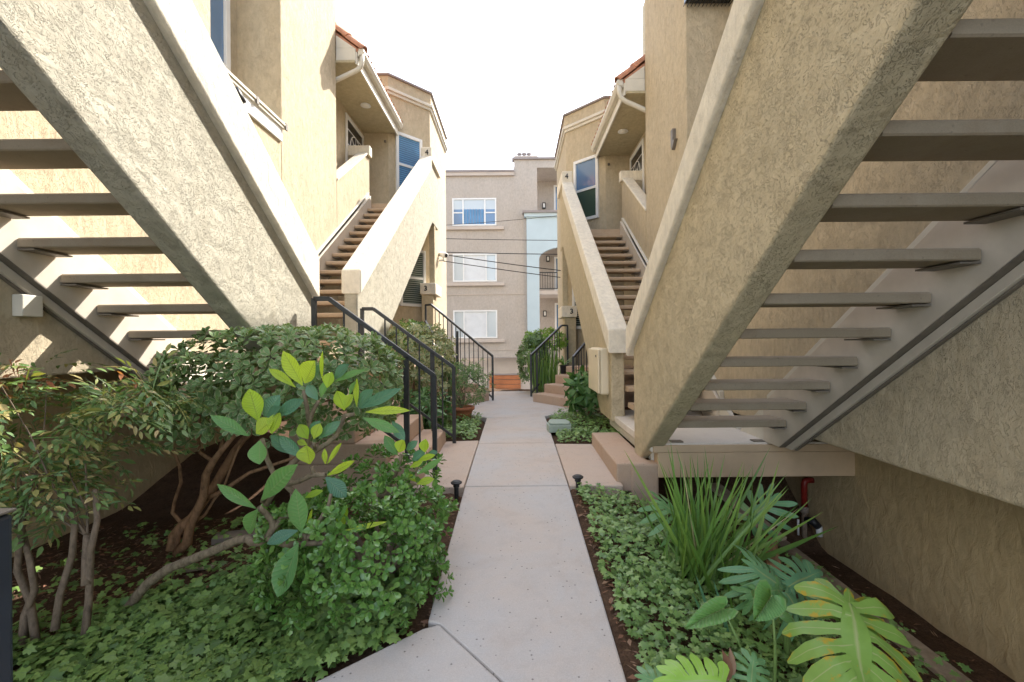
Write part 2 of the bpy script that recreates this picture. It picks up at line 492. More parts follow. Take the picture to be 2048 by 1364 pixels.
def window_on(S, root, p, q, z0, z1, frame=0.07, glassm=('glassblue', 'glassdark'), rail=True, proud=0.03, slats=0, name='window'):
    """double hung window on the wall line p-q (xo,y): frame, meeting rail, two panes"""
    P = Vector((S.X(p[0]), S.Y(p[1]), 0)); Q = Vector((S.X(q[0]), S.Y(q[1]), 0))
    d = (Q - P); L = d.length; d.normalize()
    n = Vector((d.y, -d.x, 0))
    if n.dot(Vector((0, 0, 0)) - (P + Q) / 2) < 0: n = -n
    zb, zt = S.Z(z0), S.Z(z1)
    def bx(b, a0, a1, h0, h1, o0, o1):
        vs = []
        for h in (h0, h1):
            for a, o in ((a0, o0), (a1, o0), (a1, o1), (a0, o1)):
                vs.append(P + d * a + n * o + Vector((0, 0, h)))
        b.add(vs, [(0,3,2,1),(4,5,6,7),(0,1,5,4),(1,2,6,5),(2,3,7,6),(3,0,4,7)])
    b = MB()
    bx(b, 0, frame, zb, zt, -0.02, proud + 0.02); bx(b, L - frame, L, zb, zt, -0.02, proud + 0.02)
    bx(b, frame, L - frame, zb, zb + frame, -0.02, proud + 0.02); bx(b, frame, L - frame, zt - frame, zt, -0.02, proud + 0.02)
    w = b.build(name, M['white'], root, bevel=0.006)
    zm = (zb + zt) / 2
    if rail:
        r = MB(); bx(r, frame, L - frame, zm - 0.03, zm + 0.03, -0.015, proud + 0.005); r.build('meeting_rail', M['white'], w)
        for (h0, h1), gm in zip(((zm + 0.03, zt - frame), (zb + frame, zm - 0.03)), glassm):
            gb = MB(); bx(gb, frame, L - frame, h0, h1, 0.002, 0.012); gb.build('pane', M[gm], w)
            if slats:
                k = int((h1 - h0) / 0.05); sb = MB()
                for i in range(k):
                    zz = h0 + (i + 0.5) * (h1 - h0) / k
                    bx(sb, frame, L - frame, zz - 0.018, zz + 0.006, 0.013, 0.018)
                sb.build('blind', M[slats], w)
    else:
        gb = MB(); bx(gb, frame, L - frame, zb + frame, zt - frame, 0.002, 0.012); gb.build('pane', M[glassm[0]], w)
    return w

def building(S, label, nm):
    B = empty('apartment_building', S.P(0.0, 7, -1.2), label, 'building')
    # long wall beside the near flight (lower storey overhang), with recess above
    b = MB(); S.box(b, 0, -0.60, -2.5, 6.17, -0.81, 2.42 - 0.05); b.build('wall', M['wall'], B, bevel=0.015)
    b = MB(); S.box(b, 0, -0.75, 6.17, 8.12, -0.81, 9.2); b.build('wall', M['wall'], B, bevel=0.015)          # corner tower
    b = MB(); S.box(b, -0.60, -1.2, -2.5, 6.17, -0.81, 9.2); b.build('wall', M['wall'], B)                      # recess back wall
    b = MB(); S.box(b, -0.35, -0.60, 4.7, 5.25, 2.37, 9.2); b.build('wall', M['wall'], B, bevel=0.01)           # return in the recess
    b = MB(); S.box(b, -0.71, -1.3, -2.5, 9.5, -2.9, -0.82); b.build('lower_wall', M['lowwall'], B, bevel=0.01)
    # stair side wall under the porch, sloped top
    zl = lambda y: 2.29 + (y - 8.07) * 0.69
    b = MB(); S.ex_x(b, [(8.12, -1.4), (9.82, -1.4), (9.82, zl(9.82)), (8.12, zl(8.12))], 0, -0.2); b.build('wall', M['wall'], B)
    b = MB(); S.ex_x(b, [(8.12, zl(8.12)), (9.80, zl(9.80)), (9.80, zl(9.80) + 0.05), (8.12, zl(8.12) + 0.05)], 0.025, -0.2); b.build('sloped_ledge', M['cap'], B, bevel=0.012)
    b = MB(); S.box(b, 0.06, -0.43, 9.80, 9.98, 3.47, 3.69); b.build('guard_cap', M['cap'], B, bevel=0.012)
    b = MB(); S.box(b, 0.0, -0.43, 9.82, 9.96, 2.1, 3.47); b.build('guard_wall', M['wall'], B)
    # porch recess
    b = MB(); S.box(b, -0.43, -0.75, 8.12, 10.9, -1.4, 6.0); b.build('wall', M['wall'], B)
    b = MB(); S.ex_z(b, [(-0.75, 10.9), (0.17, 10.9), (1.02, 11.75), (1.02, 14.4), (-0.75, 14.4)], -1.6, 5.5); b.build('bay', M['wall'], B, bevel=0.012)
    # cornice band and parapet
    def ring(o): return [(-0.9, 10.9 - o), (0.17 + o * 0.41, 10.9 - o), (1.02 + o, 11.75 - o * 0.41), (1.02 + o, 14.4), (-0.9, 14.4)]
    b = MB(); S.ex_z(b, ring(0.045), 5.40, 5.47); S.ex_z(b, ring(0.085), 5.47, 5.54); b.build('cornice', M['trim'], B, bevel=0.01)
    b = MB(); S.ex_z(b, ring(0.03), 5.54, 5.83); b.build('parapet', M['wall'], B, bevel=0.01)
    b = MB(); S.ex_z(b, ring(0.075), 5.83, 5.88); b.build('coping', M['farcap'], B, bevel=0.006)
    b = MB(); S.box(b, -1.75, -6.0, -2.5, 14.4, -1.0, 10.6); b.build('shading_main_block', M['wall'], B)  # unseen upper mass, added and sized so the right one shades the left bed
    # porch soffit, eave boards
    b = MB(); S.box(b, 0.34, -0.75, 8.12, 10.9, 4.46, 4.50); b.build('soffit', M['soffit'], B)
    b = MB(); S.box(b, 0.345, 0.375, 8.14, 11.02, 4.44, 4.66); b.build('fascia', M['trim'], B, bevel=0.004)
    # verge (two boards) closing the near end of the little roof
    b = MB(); S.ex_y(b, [(0.35, 4.505), (0.0, 4.505), (0.0, 4.72), (0.35, 4.72)], 8.125, 8.16); b.build('verge_board', M['trim'], B, bevel=0.004)
    b = MB(); S.ex_y(b, [(0.335, 4.724), (0.0, 4.724), (0.0, 4.96)], 8.128, 8.15); b.build('verge_board', M['trim'], B, bevel=0.004)
    # roof deck and barrel tiles
    b = MB(); S.ex_y(b, [(0.40, 4.72), (-0.75, 5.60), (-0.75, 5.45), (0.36, 4.66)], 8.165, 11.1); roof = b.build('roof', M['tile'], B)
    T = MB(); r, th, ln = 0.085, 0.014, 0.42; n = 9
    vs = []; fs = []
    for e, (yy, k) in enumerate(((0, 1.0), (ln, 0.86))):
        for rr in (r * k, (r - th) * k):
            for i in range(n):
                a = math.pi * i / (n - 1)
                vs.append((rr * math.cos(a), yy, rr * math.sin(a)))
    for i in range(n - 1):
        fs += [(i, i + 1, 2*n + i + 1, 2*n + i), (n + i, 3*n + i, 3*n + i + 1, n + i + 1), (i, n + i, n + i + 1, i + 1), (2*n + i, 2*n + i + 1, 3*n + i + 1, 3*n + i)]
    fs += [(0, 2*n, 3*n, n), (n - 1, 2*n - 1, 4*n - 1, 3*n - 1)]
    T.add(vs, fs)
    tm = T.mesh('roof_tile', M['tile'], smooth=False)
    slope = math.atan2(0.88, 1.15)
    RL = root_loc(roof)
    for c in range(15):
        for rw in range(3):
            t = -0.03 + rw * 0.36
            xo = 0.42 - t * math.cos(slope); z = 4.735 + t * math.sin(slope) + 0.012 * rw
            o = link_mesh('roof_tile', tm, roof, Vector(S.P(xo, 8.26 + c * 0.195, z)) - RL)
            # local y of the tile runs up the roof
            up = Vector((S.s * math.cos(slope), 0, math.sin(slope))); ax = Vector((0, -S.s, 0)); nz = ax.cross(up)
            o.rotation_euler = Matrix((ax, up, nz)).transposed().to_euler()
            o.rotation_euler.rotate_axis('Z', random.uniform(-0.015, 0.015))
            if c == 0: o.scale = (1.45, 1.05, 1.5)          # larger rake tile on the verge
    # gutter and downspout
    gp = [(0.40, 4.62), (0.45, 4.62), (0.49, 4.68), (0.49, 4.73), (0.475, 4.73), (0.475, 4.685), (0.445, 4.635), (0.40, 4.635)]
    b = MB(); S.ex_y(b, gp, 8.17, 11.06); S.ex_y(b, [(0.38, 4.60), (0.40, 4.60), (0.40, 4.735), (0.38, 4.735)], 8.17, 11.06); S.ex_y(b, gp[:4] + [(0.40, 4.73)], 8.16, 8.175)
    b.build('gutter', M['trim'], B)
    b = MB(); b.tube([S.P(0.44, 8.21, 4.66), S.P(0.44, 8.21, 4.50), S.P(0.41, 8.21, 4.42), S.P(0.33, 8.21, 4.36), S.P(0.0, 8.2, 4.20), S.P(-0.15, 8.2, 4.13)], 0.042, 10); b.build('downspout', M['trim'], B, smooth=True)
    # recessed porch light
    b = MB(); b.lathe(S.P(0.05, 9.6, 4.44), [(0.10, 0.02), (0.11, 0.0), (0.09, -0.005)], 20); lo = b.build('ceiling_light', M['white'], B, smooth=True)
    b = MB(); b.lathe(S.P(0.05, 9.6, 4.432), [(0.075, 0.004), (0.05, -0.006), (0.01, -0.008)], 20); b.build('lamp_lens', M['lampglow'], lo, smooth=True)
    # porch door with arched grille, in the recess wall facing the path
    b = MB(); S.box(b, -0.43, -0.40, 9.70, 9.79, 2.45, 4.36); S.box(b, -0.43, -0.40, 10.76, 10.85, 2.45, 4.36); S.box(b, -0.43, -0.40, 9.79, 10.76, 4.27, 4.36)
    door = b.build('door', M['white'], B, bevel=0.005)
    b = MB(); S.box(b, -0.43, -0.418, 9.79, 10.76, 2.45, 4.27); b.build('door_screen', M['glassdark'], door)
    b = MB(); cy, cz, rr = 10.275, 3.72, 0.33
    for (r_, w) in ((rr, 0.022), (rr * 0.5, 0.018)):
        b.tube([S.P(-0.405, cy + r_ * math.cos(math.pi * i / 14), cz + r_ * math.sin(math.pi * i / 14)) for i in range(15)], w / 2, 6)
    for dy in (-rr, -rr / 2, 0, rr / 2, rr): b.tube([S.P(-0.405, cy + dy, 2.5), S.P(-0.405, cy + dy, cz if dy else cz + rr)], 0.01, 6)
    for a in (45, 90, 135): b.tube([S.P(-0.405, cy + rr * 0.5 * math.cos(R(a)), cz + rr * 0.5 * math.sin(R(a))), S.P(-0.405, cy + rr * math.cos(R(a)), cz + rr * math.sin(R(a)))], 0.01, 6)
    for zz in (4.05, 3.72, 3.2): b.tube([S.P(-0.405, 9.79, zz), S.P(-0.405, 10.76, zz)], 0.009, 6)
    b.build('door_grille', M['white'], door)
    # bay windows on the 45 degree facet, upper and ground floor
    f = lambda t: (0.17 + 0.85 * t, 10.9 + 0.85 * t)
    window_on(S, B, f(0.155), f(0.78), 3.0, 4.56, 0.075, ('glassblue', 'glassgreen') if nm == 'r' else ('glassblue', 'glassblue'), slats='curtainblue' if nm == 'l' else 0)
    window_on(S, B, f(0.22), f(0.84), 0.29, 1.73, 0.07, ('glassgreen', 'glassgreen'), slats='blind')
    # small detector under the soffit
    b = MB(); b.lathe(S.P(0.10, 10.87, 4.22), [(0.03, 0), (0.03, 0.04), (0.01, 0.05)], 10); b.build('detector', M['steel'], B)
    return B

BL = building(LT, 'sunlit tan stucco apartment building with tiled porch roof on the left', 'l')
BR = building(RT, 'shaded tan stucco apartment building with tiled porch roof on the right', 'r')

# recess furniture: white framed window, ledge and lamp on the left; wire cage and vent on the right
window_on(LT, BL, (-0.60, 5.35), (-0.60, 5.95), 2.95, 6.2, 0.09, ('glassdark', 'glassblue'))
b = MB(); LT.box(b, 0.03, 0.0, 4.6, 6.15, 2.16, 2.36); led = b.build('ledge_fascia', M['white'], BL, bevel=0.006)
b = MB(); LT.box(b, 0.07, -0.58, 4.4, 6.19, 2.375, 2.41); LT.box(b, 0.055, 0.03, 4.4, 6.17, 2.335, 2.372); b.build('ledge_flashing', M['trim'], led, bevel=0.004)
for yy in (5.45, 6.15):
    b = MB(); LT.box(b, 0.075, 0.055, yy, yy + 0.05, 2.33, 2.42); b.build('bracket', M['steel'], led)
p0 = at(470, 176, 4.95); p1 = at(483, 206, 5.0)
b = MB(); b.tube([p0, p0.lerp(p1, 0.3), p1], [0.035, 0.042, 0.055], 14); fl = b.build('flood_light', M['black'], BL, smooth=True)

cz = empty('window_cage', RT.P(-0.3, 6.0, 4.6), 'dark wire cage box high on the wall above the right staircase', 'cage')
b = MB(); RT.box(b, 0.02, -0.60, 6.06, 6.16, 4.62, 5.6); b.build('backing', M['glassdark'], cz)
b = MB()
for i in range(13):
    xo = 0.03 - i * 0.052
    b.bar(RT.P(xo, 6.0, 4.58), RT.P(xo, 6.0, 5.6), 0.008, 0.008)
    b.bar(RT.P(xo, 6.0, 4.58), RT.P(xo, 6.16, 4.58), 0.008, 0.008)
for k in range(12):
    b.bar(RT.P(0.03, 6.0, 4.58 + k * 0.085), RT.P(-0.6, 6.0, 4.58 + k * 0.085), 0.008, 0.008)
b.build('wire_grid', M['black'], cz)
b = MB(); RT.ex_x(b, [(6.58, 2.92), (6.50, 2.92), (6.62, 2.80), (6.66, 2.86), (6.66, 3.10), (6.58, 3.10)], 0.05, 0.0)
b.build('wall_vent', M['steel'], BR)

# ------------------------------------------------------------------ stairs
def staircase(S, dirn, n, y0, z0, label, group, Al, Ac, At, end, last, capend, treadmat='treadbrown', panelmat='panel'):
    """open-riser flight: stucco side panel with cap, wall stringer, one object per tread.
    Panel lines are z = A - dirn*... with slope TAN; y0 = nose of first tread"""
    root = empty('staircase', S.P(0.6, y0, z0), label, 'staircase', group)
    xi, xop, xcp = 1.02, 1.19, 1.245
    sg = dirn
    ln = lambda A, y: A + sg * TAN * y
    # side panel
    yf = end
    zf = -1.14 if sg < 0 else -1.02
    ylow = (zf - Al) / (sg * TAN)
    if sg < 0:
        poly = [(yf, ln(Ac, yf) + 0.1), (yf, zf), (ylow, zf), (last, ln(Al, last)), (last, ln(Ac, last) + 0.1)]
    else:
        yk = (2.33 - Al) / TAN
        poly = [(yf, ln(Ac, yf) + 0.1), (yf, zf), (max(yf + 0.03, ylow), zf), (yk, 2.33), (last, 2.33), (last, 3.80), (10.75, 3.80), (10.75, ln(Ac, 10.75) + 0.1)]
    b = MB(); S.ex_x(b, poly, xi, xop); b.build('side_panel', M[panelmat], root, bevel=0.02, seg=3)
    # cap
    if sg < 0:
        cp = [(capend, ln(At, capend)), (capend, ln(Ac, capend)), (last, ln(Ac, last)), (last, ln(At, last))]
        b = MB(); S.ex_x(b, cp, xi - 0.03, xcp); b.build('cap', M['cap'], root, bevel=0.022, seg=3)
    else:
        cp = [(capend, ln(At, capend)), (capend, ln(Ac, capend)), (10.72, ln(Ac, 10.72)), (10.72, ln(At, 10.72))]
        b = MB(); S.ex_x(b, cp, xi - 0.03, xcp); b.build('cap', M['cap'], root, bevel=0.022, seg=3)
        b = MB(); S.box(b, xi - 0.032, xcp + 0.002, 10.72, last + 0.15, 3.75, 4.03); c = b.build('cap', M['cap'], root, bevel=0.02, seg=3)
        text_mesh('numeral', '4', 0.17, M['ink'], c, S.P((xi + xcp) / 2, 10.70, 3.895), (R(90), 0, 0))
    # treads
    tb = MB()
    x0, x1 = sorted((S.X(xi - 0.01), S.X(0.095)))
    prof = [(0.0, -0.02), (0.008, -0.006), (0.022, 0), (0.26, 0), (0.271, -0.011), (0.271, -0.054), (0.264, -0.061), (0.02, -0.061), (0.006, -0.052)]
    tb.extr([(p if sg > 0 else -p, q) for p, q in prof], 'x', x0, x1)
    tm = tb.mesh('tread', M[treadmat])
    bb = MB(); bx0, bx1 = sorted((S.X(0.095), S.X(0.20)))
    bb.box(bx0, bx1, 0.02 if sg > 0 else -0.27, 0.27 if sg > 0 else -0.02, -0.078, -0.068)
    br_m = bb.mesh('bracket', M['steel'])
    RL = root_loc(root)
    for k in range(n - 1):
        L = Vector((0, S.Y(y0 + sg * RUN * k), S.Z(z0 + RISE * (k + 1)))) - RL
        o = link_mesh('tread', tm, root, L)
        bo = link_mesh('bracket', br_m, o)
    # wall stringer: web, cap strip, dark strip for the shadow gap, bottom flange
    ya = y0 + sg * 0.02 - sg * 0.12; yb = y0 + sg * RUN * (n - 1)
    N0 = z0 + RISE - sg * TAN * y0          # nosing line constant
    def strip(lo, hi, a0, a1, nm, mt, bv=0.004):
        zl = -0.946; yl = lambda c: (zl - N0 - c) / (sg * TAN)      # where the edge meets the landing
        p_lo, p_hi = yl(lo), yl(hi)
        pl = [(p_lo, zl), (ya, zl), (ya, N0 + hi + sg * TAN * ya)] if (p_hi - ya) * sg < 0 else [(p_lo, zl), (p_hi, zl)]
        pl += [(yb, N0 + hi + sg * TAN * yb), (yb, N0 + lo + sg * TAN * yb)]
        q = MB(); S.ex_x(q, pl, a0, a1); return q.build(nm, M[mt], root, bevel=bv)
    off = RISE - 0.19
    st = strip(-0.36, 0.16, 0.003, 0.09, 'stringer', 'stringer')
    strip(0.162, 0.235, 0.003, 0.055, 'stringer_trim', 'trim')
    strip(-0.374, -0.362, 0.003, 0.094, 'flange_and_shadow_strip', 'steel')  # dark strip stands in for the shadow gap below the web
    strip(-0.44, -0.376, 0.003, 0.05, 'flange_and_shadow_strip', 'stringer')
    strip(-0.456, -0.442, 0.003, 0.03, 'flange_and_shadow_strip', 'steel')
    return root

# right near: rises towards the camera; far: rises away
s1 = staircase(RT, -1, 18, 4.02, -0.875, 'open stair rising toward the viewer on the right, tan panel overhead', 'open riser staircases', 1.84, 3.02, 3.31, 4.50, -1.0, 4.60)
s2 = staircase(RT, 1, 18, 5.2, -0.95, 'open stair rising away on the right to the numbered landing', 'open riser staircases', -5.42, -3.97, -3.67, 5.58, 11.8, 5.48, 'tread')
s3 = staircase(LT, -1, 18, 4.09, -0.865, 'open stair rising toward the viewer on the left, grey sunlit panel overhead', 'open riser staircases', 1.84, 2.92, 3.37, 4.42, -1.0, 4.47, panelmat='panelgrey')
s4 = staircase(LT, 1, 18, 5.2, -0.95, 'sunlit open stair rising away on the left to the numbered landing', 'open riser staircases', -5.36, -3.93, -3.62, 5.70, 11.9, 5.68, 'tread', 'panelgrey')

for S, side in ((RT, 'right'), (LT, 'left')):
    # lower landing between the two flights
    lab = {'right': 'pale concrete stair landing with tan edge beam at the right stairs', 'left': 'concrete stair landing with tan edge beam behind the left hedge'}[side]
    L = empty('stair_landing', S.P(0.5, 4.8, -1.2), lab, 'landing', 'stair landings')
    b = MB(); S.box(b, 1.15, -0.70, 4.07, 6.1, -1.03, -0.95); b.build('landing_slab', M['slab'], L, bevel=0.01)
    b = MB(); S.box(b, 1.09, -0.72, 4.055, 4.17, -1.26, -1.033); b.build('edge_beam', M['beam'], L, bevel=0.006)
    b = MB(); S.box(b, 1.13, -0.72, 4.05, 4.10, -1.03, -0.965); b.build('drip_edge', M['beam'], L, bevel=0.004)
    b = MB(); S.box(b, 1.11, 1.06, 4.18, 6.08, -1.14, -1.033); b.build('edge_trim', M['trim'], L, bevel=0.004)
    for xo in (0.14, 0.90):
        b = MB(); S.box(b, xo + 0.05, xo - 0.06, 4.09, 4.17, -0.949, -0.940); b.build('foot_plate', M['steel'], L)
    # upper landing
    U = empty('upper_landing', S.P(0.5, 10.4, 2.4), {'right': 'upper porch landing at the head of the right stairs', 'left': 'upper porch landing at the head of the left sunlit stairs'}[side], 'landing', 'upper porch landings')
    b = MB(); S.ex_z(b, [(-0.42, 9.99), (0.02, 9.99), (0.02, 9.81), (1.01, 9.81), (1.01, 11.73), (0.17, 10.89), (-0.42, 10.89)], 2.30, 2.42); b.build('landing_slab', M['tread'], U, bevel=0.01)
    # post and numbered pedestal below the landing
    q = empty('porch_pillar', S.P(1.0, 11.6, -1.2), {'right': 'stucco pillar with numbered cap beside the right lower steps', 'left': 'stucco pillar with numbered cap beside the left lower steps'}[side], 'pillar', 'numbered porch pillars')
    b = MB(); S.box(b, 1.185, 1.05, 11.35, 11.5, 0.85, 2.33); b.build('post', M['panel'], q, bevel=0.012)
    b = MB(); S.box(b, 1.15, 0.86, 11.27, 11.72, -1.5, 0.58); b.build('pedestal', M['panel'], q, bevel=0.015)
    b = MB(); S.box(b, 1.23, 0.84, 11.20, 12.1, 0.58, 0.86); c = b.build('cap', M['cap'], q, bevel=0.015)
    text_mesh('numeral', '3', 0.17, M['ink'], c, S.P(0.98, 11.192, 0.72), (R(90), 0, 0), bold=0.004)

# concrete steps up from the path
rs = empty('concrete_step', (1.05, 4.8, -1.3), 'single salmon concrete step below the right stair landing', 'step')
slab([(0.915, 4.17, -1.13), (1.235, 4.17, -1.13), (1.235, 5.53, -1.118), (0.915, 5.53, -1.118)], rs, 'step_block', 0.26, 'step', 0.014)
b = MB().box(1.05, 1.30, 4.155, 4.30, -1.75, -1.13); b.build('footing', M['step'], rs, bevel=0.02)
ls = empty('concrete_steps', (-1.4, 4.9, -1.3), 'flight of five salmon concrete steps with railings on the left', 'steps')
for k in range(4):
    x1 = -0.9 - 0.285 * k; zt = -1.105 + 0.188 * k
    b = MB().extr([(x1, zt), (x1 + 0.015, zt - 0.19), (x1 - 0.02, zt - 0.36 - 0.12 * k), (-2.06, zt - 0.19 - (0.2 if k == 0 else 0)), (-2.06, zt)] if k == 0 else
                  [(x1, zt), (x1 + 0.015, zt - 0.187), (-2.06, zt - 0.187), (-2.06, zt)], 'y', 4.12 - 0.003 * k, 5.76 + 0.002 * k)
    b.build('step', M['step'], ls, bevel=0.014)

# ------------------------------------------------------------------ iron railings
def railing(pts, label, group, hz=0.97, posts=(), base=0.10, sp=0.125, top=True, rail_t=0.042):
    """pts: polyline of floor points (x,y,z) ; top rail at +hz"""
    r = empty('iron_railing', pts[-1], label, 'railing', group)
    P = [Vector(p) for p in pts]
    b = MB()
    for p, q in zip(P, P[1:]):
        b.bar(p + Vector((0, 0, hz)), q + Vector((0, 0, hz)), rail_t, rail_t)
    b.build('top_rail', M['rail'], r, bevel=0.004)
    b = MB()
    for p, q in zip(P, P[1:]):
        if abs(p.z - q.z) > 0.05: b.bar(p + Vector((0, 0, base)), q + Vector((0, 0, base)), 0.028, 0.028)
    b.build('bottom_rail', M['rail'], r)
    for p in (P[0], P[-1]) + tuple(Vector(x) for x in posts):
        b = MB().box(p.x - 0.021, p.x + 0.021, p.y - 0.021, p.y + 0.021, p.z - 0.06, p.z + hz + 0.005); b.build('post', M['rail'], r, bevel=0.003)
    for p, q in zip(P, P[1:]):
        L = (q - p).to_2d().length; n = max(1, int(L / sp))
        for i in range(1, n):
            c = p.lerp(q, i / n)
            lo = base if abs(p.z - q.z) > 0.05 else 0.0
            b = MB().box(c.x - 0.008, c.x + 0.008, c.y - 0.008, c.y + 0.008, c.z + lo, c.z + hz - 0.02); b.build('baluster', M['rail'], r)
    return r
def steprail(y, lab):
    return railing([(-1.90, y, -0.55), (-1.76, y, -0.55), (-0.77, y, -1.285)], lab, 'iron railings', 0.965, posts=[(-1.03, y, -1.105)])
steprail(4.30, 'nearest black iron railing on the left steps, in front of the hedge')
steprail(5.65, 'second black iron railing on the far side of the left steps')
# rails at the lower entrances
railing([(-2.05, 10.42, -0.11), (-1.90, 10.30, -0.11), (-0.47, 9.25, -1.25)], 'black iron railing at the far left entrance steps', 'iron railings', 0.95, posts=[(-1.25, 9.82, -0.73)])
railing([(-1.75, 8.85, -0.45), (-1.2, 8.2, -1.2)], 'short black iron railing partly hidden behind the potted shrub', 'iron railings', 0.85)
railing([(1.28, 11.2, -0.55), (1.13, 11.15, -0.55), (0.33, 9.85, -1.23)], 'black iron railing in front of the reed bed on the right', 'iron railings', 0.92, posts=[(0.47, 10.08, -1.11)])
railing([(1.75, 9.4, -0.5), (1.03, 8.15, -1.1)], 'short black iron railing beside the cream meter box', 'iron railings', 0.80)
# entrance steps (turned towards the path)
def turned_steps(c, ang, n, w, run, rise, z0, label):
    root = empty('entrance_steps', (c[0], c[1], z0), label, 'steps', 'entrance steps')
    ca, sa = math.cos(ang), math.sin(ang)
    for k in range(n):
        vs = []
        for z in (z0 - 0.1 + rise * k, z0 + rise * (k + 1)):
            for a, bb in ((run * k, -w / 2), (2.2, -w / 2), (2.2, w / 2), (run * k, w / 2)):
                vs.append((c[0] + a * ca - bb * sa, c[1] + a * sa + bb * ca, z + (0 if z > z0 + rise * k else 0.002 * k)))
        MB().add(vs, [(0,3,2,1),(4,5,6,7),(0,1,5,4),(1,2,6,5),(2,3,7,6),(3,0,4,7)]).build('step', M['step'], root, bevel=0.015)
    return root
turned_steps((0.72, 8.48), R(35), 4, 1.35, 0.29, 0.17, -1.21, 'salmon concrete entrance steps on the right below the reed bed')
turned_steps((-0.93, 8.72), R(143), 4, 1.3, 0.29, 0.17, -1.21, 'salmon concrete entrance steps on the left behind the potted shrub')

# ------------------------------------------------------------------ background building across the alley
D0 = 23.0
def fx(px): return (px - 1031) / 910 * D0
def fz(py, px=1000): return at(px, py, D0).z
bgB = empty('apartment_block', (0, D0, -4), 'mauve stucco apartment block with pale blue bay across the alley', 'building')
zt1, zt2 = fz(343), fz(320)
xl, xs, xo0, xb0, xb1 = -14.0, fx(1031), fx(1077), fx(1055), fx(1118) + 3.5
def wallrects(x0, x1, z0, z1, holes):
    """split a wall rectangle around holes -> list of rects"""
    xs_ = sorted({x0, x1, *[h[0] for h in holes], *[h[1] for h in holes]}); zs_ = sorted({z0, z1, *[h[2] for h in holes], *[h[3] for h in holes]})
    out = []
    for a, c in zip(xs_, xs_[1:]):
        for e, f in zip(zs_, zs_[1:]):
            mx, mz = (a + c) / 2, (e + f) / 2
            if not (x0 <= mx <= x1 and z0 <= mz <= z1): continue
            if any(h[0] < mx < h[1] and h[2] < mz < h[3] for h in holes): continue
            out.append((a, c, e, f))
    return out
wins = [(fx(907), fx(995), fz(451), fz(396)), (fx(907), fx(995), fz(563), fz(507)), (fx(907), fx(995), fz(676), fz(620))]
zbase = fz(715)
b = MB()
for a, c, e, f in wallrects(xl, xs, zbase, zt1, wins): b.box(a, c, D0, D0 + 0.3, e, f)
b.build('wall', M['far'], bgB)
b = MB()
hole_top = (xo0, xo0 + 3.2, fz(425), fz(336)); hole_low = (xo0, xo0 + 3.2, fz(690), fz(490))
for a, c, e, f in wallrects(xs, 12.0, zbase, zt2, [hole_top, hole_low]): b.box(a, c, D0, D0 + 0.3, e, f)
b.box(xs - 0.02, 12, D0 + 2.0, D0 + 2.3, zbase, zt2 - 0.02)
b.box(xs - 0.02, 12, D0 + 0.3, D0 + 2.0, hole_top[3], hole_top[3] + 0.15)
b.build('wall', M['far'], bgB)
b = MB(); b.box(xl, xs, D0 - 0.12, D0 - 0.005, fz(352), zt1 - 0.06); b.build('cornice', M['fartrim'], bgB)
b = MB(); b.box(xl, xs - 0.0, D0 - 0.16, D0 + 0.35, zt1 - 0.055, zt1 + 0.05); b.build('coping', M['farcap'], bgB)
b = MB(); b.box(xs - 0.1, 12, D0 - 0.1, D0 + 0.35, zt2 + 0.003, zt2 + 0.10); b.build('coping', M['farcap'], bgB)
b = MB(); b.box(fx(1031), fx(1080), D0 + 0.36, D0 + 1.3, zt2, fz(309) + 0.08); ch = b.build('chimney', M['fartrim'], bgB)
for px in (1042, 1052, 1062):
    b = MB(); b.lathe((fx(px), D0 + 0.6, fz(309) + 0.08), [(0.09, 0), (0.09, 0.14), (0.13, 0.15), (0.13, 0.2), (0.05, 0.22)], 10); b.build('chimney_pot', M['farcap'], ch)
for i, (x0, x1, z0, z1) in enumerate(wins):
    w = MB(); t = 0.07
    w.box(x0, x1, D0 - 0.03, D0 + 0.08, z0, z0 + t); w.box(x0, x1, D0 - 0.03, D0 + 0.08, z1 - t, z1)
    for xx in (x0, x1 - t): w.box(xx, xx + t, D0 - 0.03, D0 + 0.08, z0 + t, z1 - t)
    m1, m2 = x0 + (x1 - x0) * 0.245, x0 + (x1 - x0) * (0.74 if i == 0 else 0.755)
    for xx in (m1, m2): w.box(xx - t / 2, xx + t / 2, D0 - 0.025, D0 + 0.075, z0 + t, z1 - t)
    wo = w.build('window', M['white'], bgB)
    for j, (a, c) in enumerate(((x0 + t, m1 - t / 2), (m1 + t / 2, m2 - t / 2), (m2 + t / 2, x1 - t))):
        if i == 0:
            zm = z0 + (z1 - z0) * 0.6
            MB().box(a, c, D0 + 0.02, D0 + 0.03, z0 + t, zm).build('pane', M['glassblue'], wo)
            MB().box(a, c, D0 + 0.02, D0 + 0.03, zm, z1 - t).build('pane', M['glassmilk'] , wo)
            if j != 1: MB().box(a, c, D0 + 0.0, D0 + 0.019, zm - 0.20, zm - 0.14).build('meeting_rail', M['white'], wo)
            else:
                for q in range(7):
                    xx = a + (c - a) * (q + 0.3) / 7
                    MB().tube([(xx, D0 + 0.015, z0 + t), (xx, D0 + 0.015, zm)], 0.035, 6).build('curtain_fold', M['curtainblue'], wo)
        else:
            MB().box(a, c, D0 + 0.02, D0 + 0.03, z0 + t, z1 - t).build('pane', M['curtain' if j == 1 else 'glassmilk'], wo)
    MB().box(x0 - 0.32, x1 + 0.38, D0 - 0.14, D0 - 0.003, z0 - 0.22, z0 - 0.05).build('sill', M['fartrim'], bgB, bevel=0.02)
for py in (588, 699):
    MB().box(xl, xb0 - 0.02, D0 - 0.03, D0 - 0.003, fz(py) - 0.03, fz(py)).build('belt_line', M['fartrim'], bgB)
MB().box(xl, 12, D0 - 0.05, D0 + 0.3, zbase - 0.02, zbase - 0.003).build('base_edge', M['farcap'], bgB)
